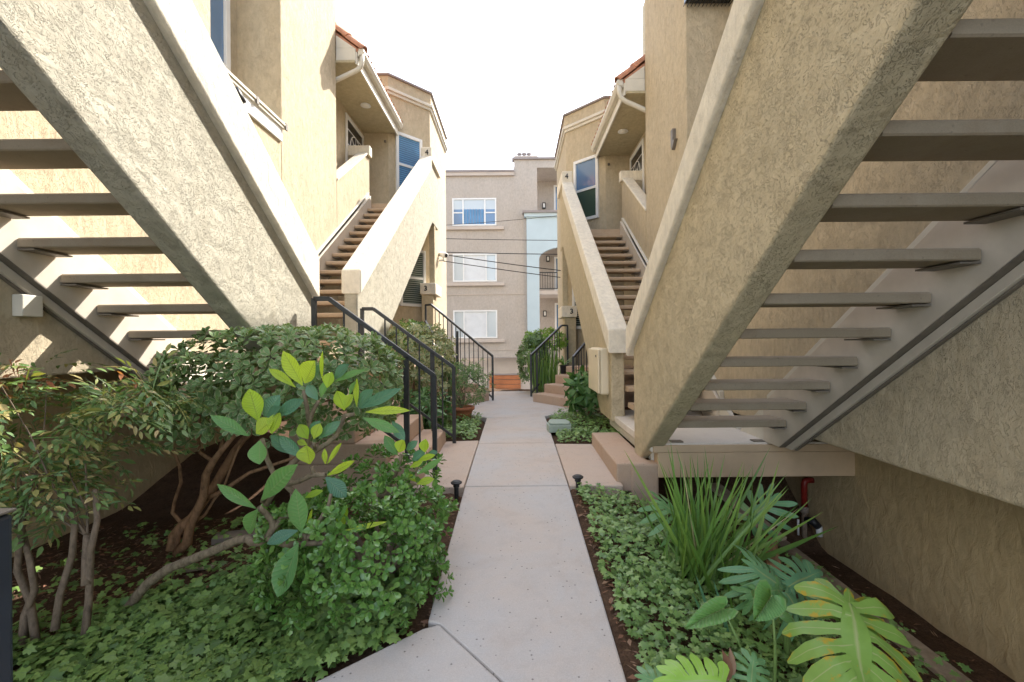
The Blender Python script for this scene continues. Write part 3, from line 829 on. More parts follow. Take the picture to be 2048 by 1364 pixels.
MB().box(xl, 12, D0 + 0.5, D0 + 0.8, -4.05, zbase).build('ground_floor_wall', M['fartrim'], bgB)
# pale blue bay with arch
b = MB()
arch = [(xb0, fz(694)), (xb0, fz(437)), (xb1, fz(437)), (xb1, fz(694)), (hole_low[1] - 0.2, fz(694)), (hole_low[1] - 0.2, fz(520))]
ca = ((xo0 + 0.06 + hole_low[1] - 0.2) / 2); ra = (hole_low[1] - 0.2 - xo0 - 0.06) / 2
arch += [(ca + ra * math.cos(math.pi * i / 16), fz(520) + 0.62 * math.sin(math.pi * i / 16)) for i in range(1, 16)]
arch += [(xo0 + 0.06, fz(520)), (xo0 + 0.06, fz(694))]
b.extr(arch, 'y', D0 - 0.22, D0 - 0.01); b.build('blue_bay', M['farblue'], bgB)
MB().box(xb0 - 0.12, xb1 + 0.1, D0 - 0.34, D0 - 0.01, fz(437) + 0.003, fz(430)).build('bay_cornice', M['farblue'], bgB)
MB().box(xb0 - 0.2, xb1 + 0.1, D0 - 0.44, D0 - 0.01, fz(430), fz(426)).build('bay_cornice', M['farcap'], bgB)
MB().box(xo0 + 0.06, xo0 + 3, D0 - 0.1, D0 + 2, fz(590), fz(582)).build('balcony_floor', M['fartrim'], bgB)
MB().box(xo0 - 0.02, xo0 + 3, D0 + 0.0, D0 + 2, fz(426) - 0.1, fz(426)).build('balcony_floor', M['fartrim'], bgB)
for z0, z1, nm in ((fz(580), fz(546), 'a'), (fz(694), fz(662), 'b')):
    bo = MB(); bo.bar((xo0 + 0.08, D0 - 0.02, z1), (xo0 + 2.9, D0 - 0.02, z1), 0.05, 0.05); bo.bar((xo0 + 0.08, D0 - 0.02, z0 + 0.05), (xo0 + 2.9, D0 - 0.02, z0 + 0.05), 0.04, 0.04)
    o = bo.build('balcony_railing', M['rail'], bgB)
    for i in range(22):
        MB().box(xo0 + 0.1 + i * 0.125, xo0 + 0.12 + i * 0.125, D0 - 0.03, D0 - 0.01, z0 + 0.05, z1).build('baluster', M['rail'], o)
for px, py, dd in ((1090, 413, 2.0), (1097, 519, 2.0), (1090, 628, 2.0)):
    k = (D0 + dd) / D0; x, z = fx(px) * k, fz(py) * k
    lo = MB().box(x - 0.09, x + 0.09, D0 + dd - 0.14, D0 + dd - 0.003, z - 0.16, z + 0.16).build('wall_lantern', M['black'], bgB)
    MB().box(x - 0.05, x + 0.05, D0 + dd - 0.15, D0 + dd - 0.141, z - 0.11, z + 0.11).build('lantern_glass', M['lampglow'], lo)
for py0, py1 in ((425, 372), (582, 515), (690, 607)):
    k = (D0 + 2) / D0; x = fx(1110) * k
    wo = MB().box(x, x + 1.0, D0 + 1.93, D0 + 1.997, fz(py0) * k, fz(py1) * k).build('balcony_door', M['white'], bgB)
    MB().box(x + 0.1, x + 0.9, D0 + 1.92, D0 + 1.929, fz(py0) * k + 0.1, fz(py1) * k - 0.1).build('pane', M['glassblue'], wo)
# garage door of horizontal boards
gr = MB().box(fx(975), fx(1046), D0 + 0.40, D0 + 0.497, fz(751) - 0.0, fz(751) + 0.06).build('garage_lintel', M['farcap'], bgB)
gd = empty('garage_door', (0, 0, 0)); gd.parent = bgB; gd.location = Vector((fx(1005), D0 + 0.45, -4)) - Vector(bgB.location)
for i in range(9):
    z1 = fz(752) - i * 0.235
    MB().box(fx(977), fx(1041), D0 + 0.42, D0 + 0.49, z1 - 0.215, z1).build('board', M['garage'], gd, bevel=0.012)

# power lines strung along the alley and overhead
def cable(p, q, r, sag, label, nm='power_line'):
    p, q = Vector(p), Vector(q)
    b = MB().tube([p.lerp(q, i / 14) - Vector((0, 0, sag * 4 * (i / 14) * (1 - i / 14))) for i in range(15)], r, 5)
    o = b.build(nm, M['wire']); tag(o, label, 'power line', 'overhead cables'); return o
W = 17.0
cable(at(860, 452, W), at(1180, 424, W), 0.009, 0.05, 'thin black cable crossing below the top floor window opposite')
cable(at(840, 476, W), at(1180, 481, W), 0.012, 0.02, 'black cable crossing between top and middle windows opposite')
cable(at(840, 503, W), at(1180, 509, W), 0.016, 0.02, 'thick black cable level with the top of the middle window opposite')
cable(at(893, 510, 13.5), at(1180, 548, 13.5), 0.013, 0.02, 'thick sloping cable leaving the security camera corner')
cable(at(880, 521, 13.6), at(1180, 562, 13.6), 0.012, 0.02, 'lowest sloping cable crossing the middle window opposite')
cable(at(640, -10, 30), at(1300, 95, 46), 0.016, 0.2, 'faint cable crossing the top of the sky')
cable(at(620, 35, 30), at(1300, 130, 46), 0.016, 0.2, 'faint cable across the sky above the left porch roof')
cable(at(820, 178, 30), at(1200, 262, 46), 0.014, 0.2, 'faint cable behind the left parapet sloping into the sky')

# ------------------------------------------------------------------ vegetation tools
def tpl(L, W, n=4, peak=0.5, cup=0.15, droop=0.2, tipw=0.0, wave=0.0):
    """leaf along +Y, normal +Z: rows of (left, mid, right); returns verts, faces, luv"""
    v = []; f = []; u = []
    for i in range(n + 1):
        t = i / n
        w = W / 2 * (math.sin(math.pi * (t ** (math.log(0.5) / math.log(peak)))) ** 0.85 if 0 < t < 1 else (tipw if t == 1 else 0.08))
        y = L * t; z = -droop * L * t * t
        zz = wave * math.sin(t * 19) * L
        v += [(-w, y, z + cup * w + zz), (0, y, z), (w, y, z + cup * w - zz)]
        u += [(-1, t), (0, t), (1, t)]
    for i in range(n):
        a = 3 * i
        f += [(a, a + 1, a + 4, a + 3), (a + 1, a + 2, a + 5, a + 4)]
    return np.array(v, float), f, np.array(u, float)

def ivy_tpl(s):
    out = [(0, 0), (-.28, -.12), (-.5, .12), (-.3, .32), (-.42, .62), (-.17, .6), (0, 1.0), (.17, .6), (.42, .62), (.3, .32), (.5, .12), (.28, -.12)]
    v = [(0, .3 * s, .04 * s)] + [(x * s, y * s, -0.05 * s * (x * x + (y - .3) ** 2) * 4) for x, y in out]
    u = [(0, .3)] + [(1.0 if x > 0 else -1.0 if x < 0 else 0.0, max(0, y)) for x, y in out]
    f = [(0, i, i + 1) for i in range(1, 12)] + [(0, 12, 1)]
    return np.array(v, float), f, np.array(u, float)

class FB:
    """bulk leaf builder: template + many 4x4 matrices -> one mesh"""
    def __init__(s): s.items = []
    def add(s, t, m, r=None): s.items.append((t, m, random.random() if r is None else r)); return s
    def mesh(s, name, mat, off=Vector((0, 0, 0))):
        V = []; Fl = []; U = []; o = 0; ls = []
        for (v, f, u), m, r in s.items:
            A = np.array(m); w = v @ A[:3, :3].T + A[:3, 3]
            V.append(w); U.append(np.column_stack([u, np.full(len(u), r)]))
            for q in f: Fl.append([i + o for i in q])
            o += len(v)
        V = np.concatenate(V) - np.array(off); U = np.concatenate(U)
        me = bpy.data.meshes.new(name)
        lt = np.array([len(q) for q in Fl], dtype=np.int32); idx = np.array([i for q in Fl for i in q], dtype=np.int32)
        me.vertices.add(len(V)); me.vertices.foreach_set('co', V.ravel())
        me.loops.add(len(idx)); me.loops.foreach_set('vertex_index', idx)
        me.polygons.add(len(lt)); me.polygons.foreach_set('loop_start', np.concatenate([[0], np.cumsum(lt)[:-1]]).astype(np.int32))
        me.polygons.foreach_set('loop_total', lt)
        me.polygons.foreach_set('use_smooth', np.ones(len(lt), dtype=bool))
        me.update(calc_edges=True)
        a = me.attributes.new('luv', 'FLOAT_VECTOR', 'POINT'); a.data.foreach_set('vector', U.ravel())
        me.materials.append(mat)
        return me
    def build(s, name, mat, parent=None, kind=None):
        o = link_mesh(name, s.mesh(name, mat, root_loc(parent)), parent)
        if kind: o['kind'] = kind
        return o

def orient(p, d, nrm, s=1.0):
    y = Vector(d).normalized(); x = y.cross(Vector(nrm))
    if x.length < 1e-4: x = y.cross(Vector((1, 0.3, 0)))
    x.normalize(); z = x.cross(y)
    m = Matrix((x, y, z)).transposed().to_4x4()
    for i in range(3):
        for j in range(3): m[i][j] *= s
    m.translation = Vector(p)
    return m

def rv(k=1.0): return Vector((random.gauss(0, k), random.gauss(0, k), random.gauss(0, k)))

def rosette(t_list, n, el0, el1, spread=1.0, layers=2):
    f = FB()
    for i in range(n):
        a = i * 2.39996 + random.uniform(-.2, .2); k = i / max(1, n - 1)
        el = R(el0 + (el1 - el0) * k)
        d = Vector((math.cos(a) * math.cos(el), math.sin(a) * math.cos(el), math.sin(el)))
        nr = Vector((-math.cos(a) * math.sin(el), -math.sin(a) * math.sin(el), math.cos(el)))
        f.add(random.choice(t_list), orient(d * 0.006 + Vector((0, 0, 0.015 * k)), d, nr, (1 - 0.35 * k) * random.uniform(.85, 1.1)))
    return f

M['ivy'] = leafmat('ivy_leaf', [(0.055, 0.10, 0.026), (0.09, 0.16, 0.038), (0.16, 0.235, 0.06), (0.11, 0.18, 0.045)], rib=(0.12, 0.18, 0.1), rough=0.45, trans=0.15, ribw=0.1)
M['ivylight'] = leafmat('ivy_leaf_light', [(0.07, 0.13, 0.035), (0.115, 0.20, 0.055), (0.19, 0.275, 0.085), (0.10, 0.175, 0.045)], rib=(0.16, 0.22, 0.13), rough=0.42, trans=0.15, ribw=0.1)
M['pitto'] = leafmat('variegated_leaf', [(0.075, 0.14, 0.05), (0.11, 0.185, 0.07), (0.14, 0.22, 0.09), (0.12, 0.20, 0.055)], rib=(0.2, 0.26, 0.12), edge=(0.46, 0.47, 0.28), rough=0.4, trans=0.25, edgew=0.74)
M['pitto2'] = leafmat('pale_variegated_leaf', [(0.09, 0.15, 0.06), (0.13, 0.2, 0.09), (0.26, 0.27, 0.14), (0.36, 0.33, 0.2)], rib=(0.2, 0.26, 0.12), edge=(0.5, 0.47, 0.3), rough=0.45, trans=0.25, edgew=0.6)
M['nandina'] = leafmat('nandina_leaf', [(0.065, 0.12, 0.035), (0.11, 0.18, 0.055), (0.15, 0.225, 0.085), (0.115, 0.195, 0.095), (0.24, 0.24, 0.07), (0.38, 0.28, 0.14)], rib=(0.12, 0.17, 0.08), rough=0.38, trans=0.25)
M['nandred'] = leafmat('nandina_red_leaf', [(0.30, 0.10, 0.05), (0.36, 0.15, 0.07), (0.26, 0.13, 0.06)], rib=(0.3, 0.14, 0.08), rough=0.4, trans=0.3)
M['jade'] = leafmat('jade_leaf', [(0.055, 0.13, 0.025), (0.085, 0.18, 0.035), (0.135, 0.24, 0.055), (0.07, 0.155, 0.045)], rib=(0.09, 0.19, 0.05), edge=(0.22, 0.30, 0.11), rough=0.25, trans=0.12, spec=0.55, edgew=0.9)
M['plime'] = leafmat('plumeria_lime_leaf', [(0.30, 0.42, 0.035), (0.38, 0.47, 0.06), (0.24, 0.38, 0.03)], rib=(0.22, 0.30, 0.05), rough=0.33, trans=0.42, veins=0.4, ribw=0.05)
M['pgreen'] = leafmat('plumeria_green_leaf', [(0.10, 0.22, 0.06), (0.13, 0.27, 0.08), (0.085, 0.20, 0.07)], rib=(0.30, 0.38, 0.16), edge=(0.26, 0.36, 0.14), rough=0.33, trans=0.3, veins=0.35, ribw=0.05, edgew=0.95)
M['pteal'] = leafmat('plumeria_dark_leaf', [(0.055, 0.14, 0.085), (0.075, 0.175, 0.105), (0.06, 0.15, 0.07)], rib=(0.20, 0.30, 0.15), rough=0.28, trans=0.2, veins=0.25, ribw=0.05, spec=0.6)
M['philo'] = leafmat('philodendron_leaf', [(0.09, 0.19, 0.075), (0.12, 0.235, 0.10), (0.085, 0.20, 0.11)], rib=(0.34, 0.42, 0.18), rough=0.33, trans=0.22, ribw=0.07)
M['philoyel'] = leafmat('yellowing_philodendron_leaf', [(0.13, 0.23, 0.045), (0.16, 0.265, 0.055), (0.12, 0.22, 0.05)], rib=(0.42, 0.48, 0.2), rough=0.36, trans=0.25, ribw=0.08, dead=(0.50, 0.36, 0.03))
M['philolime'] = leafmat('lime_philodendron_leaf', [(0.22, 0.38, 0.06), (0.30, 0.46, 0.10)], rib=(0.45, 0.55, 0.25), rough=0.36, trans=0.3, ribw=0.08)
M['blade'] = leafmat('strap_leaf', [(0.06, 0.125, 0.025), (0.10, 0.19, 0.04), (0.17, 0.26, 0.055), (0.08, 0.165, 0.05)], rib=(0.10, 0.18, 0.05), rough=0.38, trans=0.25, ribw=0.05)
M['bladedry'] = leafmat('dry_strap_leaf', [(0.36, 0.30, 0.17), (0.3, 0.3, 0.16)], rib=(0.3, 0.26, 0.15), rough=0.6, trans=0.2)
M['conifer'] = leafmat('soft_shrub_leaf', [(0.07, 0.13, 0.05), (0.11, 0.185, 0.075), (0.16, 0.24, 0.10)], rough=0.5, trans=0.2)
M['sunleaf'] = leafmat('bright_hedge_leaf', [(0.10, 0.20, 0.035), (0.16, 0.28, 0.05), (0.24, 0.36, 0.07)], rough=0.45, trans=0.35)
M['hedgedark'] = leafmat('hedge_leaf', [(0.04, 0.095, 0.03), (0.065, 0.14, 0.045), (0.10, 0.18, 0.055)], rough=0.42, trans=0.2)
M['litter'] = leafmat('dry_leaf_litter', [(0.13, 0.06, 0.035), (0.20, 0.10, 0.055), (0.10, 0.06, 0.045), (0.24, 0.15, 0.09)], rib=(0.15, 0.08, 0.05), rough=0.8, trans=0.05)
M['bark'] = barkmat('warm_brown_bark', (0.27, 0.155, 0.085))
M['barkgrey'] = barkmat('grey_brown_bark', (0.22, 0.165, 0.12))
M['plumbark'] = barkmat('plumeria_bark', (0.235, 0.185, 0.125), 45)
M['petiole'] = plain('green_petiole', (0.20, 0.30, 0.09), 0.45, 0.15, 20)
M['timber'] = plain('weathered_timber', (0.36, 0.28, 0.20), 0.85, 0.3, 12, bump=0.4)
M['red'] = plain('red_pipe_paint', (0.22, 0.02, 0.015), 0.35, 0.3, 18)
M['valvegreen'] = plain('grey_green_plastic', (0.33, 0.40, 0.34), 0.6, 0.12, 10)
M['darkpost'] = plain('dark_blue_metal', (0.03, 0.038, 0.055), 0.4, 0.15)
M['stone'] = plain('grey_stone', (0.27, 0.22, 0.18), 0.9, 0.25, 9, bump=0.4)

# ------------------------------------------------------------------ ground cover (uncountable)
def gz(x, y): return ground_z(x, y)
iv = [ivy_tpl(0.045), ivy_tpl(0.034), ivy_tpl(0.06)]
ivs = [ivy_tpl(0.036), ivy_tpl(0.028), ivy_tpl(0.045)]
def ivy_patch(n, region, test, ts, mat, label, hmax=0.09, nh=0.5):
    f = FB(); c = 0; tries = 0
    while c < n and tries < n * 6:
        tries += 1
        x = random.uniform(region[0], region[1]); y = region[2] + (region[3] - region[2]) * random.random() ** 1.15
        if not test(x, y): continue
        h = hmax * (0.25 + 0.75 * random.random()) * (0.6 + 0.8 * max(0, mnoise.noise((x * 3, y * 3, 5)) + 0.5))
        a = random.uniform(0, 2 * math.pi)
        d = Vector((math.cos(a), math.sin(a), random.uniform(-0.55, 0.15)))
        nr = Vector((0, -0.35, 1)) + rv(0.33)
        f.add(random.choice(ts), orient((x, y, gz(x, y) + 0.015 + h), d, nr, random.uniform(0.7, 1.2))); c += 1
    o = f.build('ivy_ground_cover', M[mat], None, 'stuff')
    tag(o, label, 'ground cover'); return o
def left_test(x, y):
    if y < 2.35 and x > -0.9 + (y - 2.0) * 1.25 - (0.1 if y < 2 else 0) and x > -0.98 - (2.0 - y) * 1.8: return False
    if y < 2.0 and x > -0.9 - (2.0 - y) * 1.8: return False
    if x > -0.54 - 0.09 * mnoise.noise((x * 2, y * 3, 1)): return False
    edge = 3.0 + 0.35 * mnoise.noise((x * 1.6, y * 1.6, 2)) - max(0, -x - 1.6) * 0.42
    if y > edge and random.random() > 0.10: return False
    if x < -2.3 and random.random() > 0.45: return False
    return y < 3.95
ivy_patch(11500, (-3.3, -0.5, 1.0, 3.9), left_test, iv, 'ivy', 'dark green ivy covering the left planting bed', 0.10)
def right_test(x, y):
    if x < 0.535 + 0.09 * mnoise.noise((x * 2, y * 3, 1)): return False
    if x > 1.75 + 0.25 * mnoise.noise((y * 2, x, 4)) and random.random() > 0.12: return False
    return y < 4.0 or x > 1.4
ivy_patch(9500, (0.5, 2.6, 1.1, 4.0), right_test, ivs, 'ivylight', 'small leaved ivy covering the right planting bed', 0.10)
ivy_patch(1900, (-1.35, -0.5, 5.8, 7.5), lambda x, y: y < 7.25 - max(0, -x - 0.6) * 0.2 and x < -0.53, ivs, 'ivylight', 'ivy patch beside the path below the terracotta pot', 0.12)
ivy_patch(2200, (0.5, 1.35, 5.6, 7.6), lambda x, y: y < 7.3 + max(0, x - 0.5) * 0.7 and x > 0.53, ivs, 'ivylight', 'ivy patch around the green valve box', 0.12)
lf = [tpl(0.045, 0.02, 2, 0.5, 0.4, 0.1), tpl(0.03, 0.012, 2, 0.5, 0.2, 0.0), tpl(0.07, 0.008, 2, 0.5, 0.1, 0.0)]
f = FB()
for i in range(4600):
    if i % 3: x, y = random.uniform(-3.8, -0.9), random.uniform(1.6, 4.05)
    elif i % 2: x, y = random.uniform(0.5, 3.0), random.uniform(1.4, 4.6)
    else: x, y = (random.uniform(0.47, 0.66) if random.random() < 0.6 else random.uniform(-0.66, -0.48)), random.uniform(1.3, 4.0)
    a = random.uniform(0, 6.28)
    f.add(random.choice(lf), orient((x, y, gz(x, y) + 0.012 + random.random() * 0.012), (math.cos(a), math.sin(a), random.uniform(-.2, .2)), Vector((0, 0, 1)) + rv(0.3), random.uniform(.6, 1.3)))
tag(f.build('leaf_litter', M['litter'], None, 'stuff'), 'dry brown leaf litter on the bare soil', 'leaf litter')

# ------------------------------------------------------------------ shrubs
def twig(b, pts, r0, r1, n=6, wob=0.012):
    pts = [Vector(p) for p in pts]; out = []
    for p, q in zip(pts, pts[1:]):
        for k in range(4): out.append(p.lerp(q, k / 4) + (rv(wob) if (k or out) else Vector()))
    out.append(pts[-1])
    b.tube(out, [r0 + (r1 - r0) * i / (len(out) - 1) for i in range(len(out))], n)
    return b

def blob_points(c, r, n, e=2.6, lo=-0.9, noise_amp=0.14, seed=0, shell=(0.9, 1.03)):
    """points + normals on a lumpy superellipsoid shell"""
    out = []
    c = Vector(c)
    while len(out) < n:
        d = rv().normalized()
        if d.z < lo: continue
        k = (abs(d.x) ** e + abs(d.y) ** e + abs(d.z) ** e) ** (-1 / e)
        k *= 1 + noise_amp * mnoise.noise((d.x * 2.4 + seed, d.y * 2.4, d.z * 2.4)) + 0.5 * noise_amp * mnoise.noise((d.x * 6, d.y * 6 + seed, d.z * 6))
        s = random.uniform(*shell)
        p = c + Vector((d.x * r[0], d.y * r[1], d.z * r[2])) * k * s
        nr = Vector((d.x / r[0], d.y / r[1], d.z / r[2])).normalized()
        out.append((p, nr))
    return out

def leafy_parts(root, pts, protos, mat, pname, limit=300, tilt=0.35, smin=0.8, smax=1.25, up=0.35):
    """cluster copies: the ones that show largest become parts, the rest one stuff part"""
    def score(pn):
        p, n = pn; v = -p.normalized(); return (0.3 + max(0, n.dot(v))) / p.length ** 2
    pts = sorted(pts, key=score, reverse=True)
    meshes = [q.mesh(pname, mat) for q in protos]
    rest = FB(); RL = root_loc(root)
    for i, (p, n) in enumerate(pts):
        ax = (n + Vector((0, 0, up)) + rv(tilt)).normalized()
        ang = random.uniform(0, 6.28); s = random.uniform(smin, smax)
        q = ax.to_track_quat('Z', 'Y').to_matrix().to_4x4() @ Matrix.Rotation(ang, 4, 'Z') @ Matrix.Scale(s, 4)
        if i < limit:
            o = link_mesh(pname, meshes[i % len(meshes)], root)
            q.translation = p - RL; o.matrix_local = q
        else:
            q.translation = p
            for t, m, r in protos[i % len(protos)].items: rest.add(t, np.array(q) @ np.array(m))
    if rest.items: rest.build('foliage', mat, root, 'stuff')

# variegated hedge behind the plumeria
hb = at(345, 1100, 3.35)
H = empty('variegated_shrub', hb, 'rounded variegated shrub with cream leaf margins in front of the left railing', 'shrub')
ob = [tpl(0.075, 0.042, 4, 0.66, 0.25, 0.12, 0.25), tpl(0.065, 0.038, 4, 0.66, 0.25, 0.2, 0.25)]
prot = [rosette(ob, 9, 5, 65) for _ in range(4)]
pts = blob_points((-1.72, 3.42, -0.33), (0.80, 0.50, 0.42), 620, 3.0, -0.6, 0.06, 1.0, (0.93, 1.02))
pts += blob_points((-1.72, 3.42, -0.36), (0.80, 0.50, 0.42), 200, 3.0, -0.9, 0.1, 1.0, (0.55, 0.85))
pts += blob_points((-2.2, 3.1, -0.5), (0.28, 0.24, 0.22), 40, 2.4, -0.9, 0.15, 3.0)
leafy_parts(H, pts, prot, M['pitto'], 'leaf_rosette', 300, 0.25, 0.75, 1.1)
d = 3.3
tr = [[(345, 1100), (350, 1070), (365, 1050), (385, 1035), (408, 1000), (430, 970), (450, 935), (470, 900), (500, 862)],
      [(355, 1105), (375, 1085), (380, 1055), (395, 1020), (408, 990), (412, 950), (425, 925), (440, 905), (470, 870)]]
b = MB()
b.tube([at(x, y, d + 0.02 * i) for i, (x, y) in enumerate(tr[0])], [0.042, 0.04, 0.036, 0.034, 0.034, 0.032, 0.03, 0.026, 0.018], 9)
b.tube([at(x, y, d - 0.02 * i) for i, (x, y) in enumerate(tr[1])], [0.036, 0.034, 0.03, 0.028, 0.027, 0.026, 0.024, 0.02, 0.014], 9)
b.build('trunk', M['bark'], H, smooth=True)
for pl, r in (([(378, 1062), (358, 1040), (345, 1025), (350, 1000), (362, 965), (360, 935), (350, 905), (330, 862), (345, 848), (372, 835), (395, 820)], 0.014),
              ([(408, 1000), (440, 985), (470, 965), (500, 945), (560, 925), (620, 905)], 0.018), ([(380, 1050), (410, 1030), (428, 1000), (448, 975), (460, 940), (480, 890)], 0.012),
              ([(430, 925), (400, 905), (395, 870), (400, 830)], 0.015), ([(440, 905), (448, 870), (455, 840)], 0.014), ([(470, 900), (520, 850), (560, 800)], 0.014), ([(500, 862), (580, 820), (660, 800)], 0.012)):
    b = MB(); b.tube([at(x, y, 3.3 + 0.05 * math.sin(i)) for i, (x, y) in enumerate(pl)], [r * (1 - 0.55 * i / len(pl)) for i in range(len(pl))], 7)
    b.build('branch', M['bark'], H, smooth=True)

# nandina at the left edge: canes with pinnate sprays
nb = at(100, 1260, 2.35)
N = empty('nandina_shrub', nb, 'heavenly bamboo shrub with reddish tips at the left edge', 'shrub')
def spray(n, L, red=False):
    f = FB(); t = [tpl(L, L * 0.36, 3, 0.42, 0.25, 0.22), tpl(L * 0.8, L * 0.3, 3, 0.42, 0.25, 0.3)]
    for i in range(n):
        k = i / n; y = 0.03 + 0.17 * k
        sd = 1 if i % 2 else -1
        dd = Vector((sd * (0.9 - 0.3 * k), 0.5 + 0.6 * k, -0.25 + random.uniform(-.2, .15)))
        f.add(random.choice(t), orient((sd * 0.012, y, -0.25 * y * k), dd, Vector((0, 0, 1)) + rv(0.25), random.uniform(.75, 1.1)))
    f.add(t[0], orient((0, 0.2, -0.05), (0, 1, -0.4), (0, 0, 1)))
    f.add(tpl(0.215, 0.006, 4, 0.5, 0.3, 0.2), orient((0, 0.0, 0), (0, 1, 0), (0, 0, 1)), 0.1)     # rachis with its end leaflet
    return f
NP = [spray(10, 0.054) for _ in range(3)] + [spray(8, 0.066), spray(9, 0.06)]
nm = [q.mesh('leaf_spray', M['nandina']) for q in NP]
nred = [spray(5, 0.06).mesh('leaf_spray', M['nandred'])]
pts = blob_points((-2.62, 2.45, -0.50), (0.52, 0.46, 0.44), 270, 2.3, -0.8, 0.25, 7.0, (0.55, 1.05))
pts += blob_points((-2.12, 2.55, -0.34), (0.28, 0.30, 0.14), 60, 2.2, -0.7, 0.2, 4.0, (0.5, 1.05))
pts += blob_points((-2.45, 2.25, -0.74), (0.30, 0.26, 0.20), 70, 2.2, -0.9, 0.2, 9.0, (0.5, 1.05))
RL = root_loc(N)
rest = FB()
pts = sorted(pts, key=lambda q: q[0].length)
for i, (p, n) in enumerate(pts):
    out = Vector((n.x, n.y * 0.8, 0.12)) + rv(0.35)
    m = orient(p - out.normalized() * 0.1, out, Vector((0, 0, 1)) + n * 0.35 + rv(0.2), random.uniform(0.8, 1.2))
    red = p.z > -0.2 and random.random() < 0.22
    if i < 300:
        o = link_mesh('leaf_spray', nred[0] if red else random.choice(nm), N)
        m.translation = m.translation - RL; o.matrix_local = m
    else:
        for t, mm, r in random.choice(NP).items: rest.add(t, np.array(m) @ np.array(mm))
rest.build('foliage', M['nandina'], N, 'stuff')
for pl in ([(75, 1300), (60, 1200), (35, 1140), (40, 1080), (50, 1010)], [(110, 1260), (120, 1190), (145, 1110), (150, 1040), (135, 985)], [(170, 1275), (178, 1200), (182, 1100), (195, 1040), (190, 980)],
           [(45, 1290), (50, 1230), (70, 1180), (60, 1120), (45, 1060)], [(172, 1170), (172, 1120), (175, 1070)]):
    b = MB(); b.tube([at(x, y, 2.32 + 0.04 * math.sin(i * 1.7)) for i, (x, y) in enumerate(pl)], [0.02 - 0.002 * i for i in range(len(pl))], 8)
    b.build('cane', M['barkgrey'], N, smooth=True)
b = MB()
for i in range(22):
    p, n = random.choice(pts); q = at(*random.choice(((50, 1012), (135, 988), (190, 985), (45, 1062), (175, 1072))), 2.32)
    b.tube([q, q.lerp(p, 0.35) + rv(0.03), q.lerp(p, 0.7) + rv(0.03), p], [0.006, 0.005, 0.003, 0.002], 5)
b.build('twigs', M['barkgrey'], N)

# jade plant
jb = at(740, 1230, 2.35)
J = empty('jade_plant', (jb.x, jb.y, gz(jb.x, jb.y)), 'dense glossy green jade plant beside the path', 'succulent')
jt = [tpl(0.048, 0.030, 4, 0.68, 0.35, 0.05, 0.35), tpl(0.042, 0.028, 4, 0.68, 0.3, 0.0, 0.35)]
jp = [rosette(jt, 8, 5, 70) for _ in range(4)]
pts = blob_points((-0.92, 2.60, -1.17), (0.50, 0.40, 0.35), 450, 2.3, -0.7, 0.22, 2.0, (0.88, 1.06))
pts += blob_points((-0.84, 2.92, -1.02), (0.36, 0.30, 0.27), 150, 2.3, -0.4, 0.2, 5.0, (0.9, 1.08))
pts += blob_points((-0.92, 2.60, -1.17), (0.50, 0.40, 0.35), 170, 2.3, -0.8, 0.2, 2.0, (0.55, 0.85))
leafy_parts(J, pts, jp, M['jade'], 'leaf_cluster', 300, 0.45, 0.8, 1.3)
b = MB()
for i in range(12):
    a = i * 2.4; q = Vector((-0.83, 2.7, gz(-0.83, 2.7)))
    b.tube([q, q + Vector((math.cos(a) * 0.15, math.sin(a) * 0.12, 0.2)), q + Vector((math.cos(a) * 0.32, math.sin(a) * 0.27, 0.38))], [0.025, 0.018, 0.008], 6)
b.build('stems', M['barkgrey'], J)

# plumeria: surveyed branches, every leaf its own part
A_ = lambda x, y, dd: at(420 + x / 4.2625, 690 + y / 4.2625, dd)
B_ = lambda x, y, dd: at(220 + x / 4.2625, 900 + y / 4.2625, dd)
pb = B_(140, 1380, 2.58)
PL = empty('plumeria', (pb.x, pb.y, gz(pb.x, pb.y)), 'young plumeria with bare jointed branches and big lime leaves', 'small tree')
def branch(pts, r0, r1):
    out = []
    for p, q in zip(pts, pts[1:]):
        for k in range(3): out.append(p.lerp(q, k / 3))
    out.append(pts[-1])
    rr = [(r0 + (r1 - r0) * i / (len(out) - 1)) * (1 + 0.10 * (i % 2)) for i in range(len(out))]
    MB().tube(out, rr, 9).build('branch', M['plumbark'], PL, smooth=True)
mn = [(120, 1400, 2.60), (240, 1230, 2.58), (330, 1130, 2.56), (500, 1010, 2.53), (700, 930, 2.5), (900, 850, 2.46), (1080, 770, 2.43), (1170, 752, 2.4)]
branch([B_(*p) for p in mn], 0.027, 0.020)
branch([B_(1170, 752, 2.4), B_(1210, 785, 2.38), B_(1270, 790, 2.36), B_(1340, 745, 2.35), B_(1390, 665, 2.35), B_(1385, 610, 2.35), B_(1330, 540, 2.33), B_(1270, 490, 2.3)], 0.020, 0.013)
branch([B_(1390, 665, 2.35), B_(1480, 575, 2.4), B_(1560, 505, 2.45), B_(1640, 420, 2.48), A_(640, 1190, 2.48), A_(760, 1160, 2.47), A_(870, 1110, 2.46), A_(985, 1105, 2.44)], 0.018, 0.012)
branch([A_(890, 1115, 2.46), A_(865, 1035, 2.45)], 0.011, 0.010)
branch([B_(1300, 440, 2.45), A_(555, 1120, 2.42), A_(490, 980, 2.4), A_(445, 800, 2.38)], 0.014, 0.011)
branch([B_(1330, 470, 2.5), A_(650, 1060, 2.52), A_(760, 960, 2.54), A_(900, 900, 2.55), A_(1000, 840, 2.57), A_(1080, 770, 2.58), A_(1125, 660, 2.6), A_(1150, 600, 2.6), A_(1230, 590, 2.6)], 0.017, 0.010)
branch([A_(900, 900, 2.55), A_(885, 840, 2.5)], 0.010, 0.009)
branch([A_(820, 930, 2.55), A_(840, 760, 2.55), A_(850, 650, 2.55), A_(880, 560, 2.53), A_(925, 480, 2.5)], 0.014, 0.010)
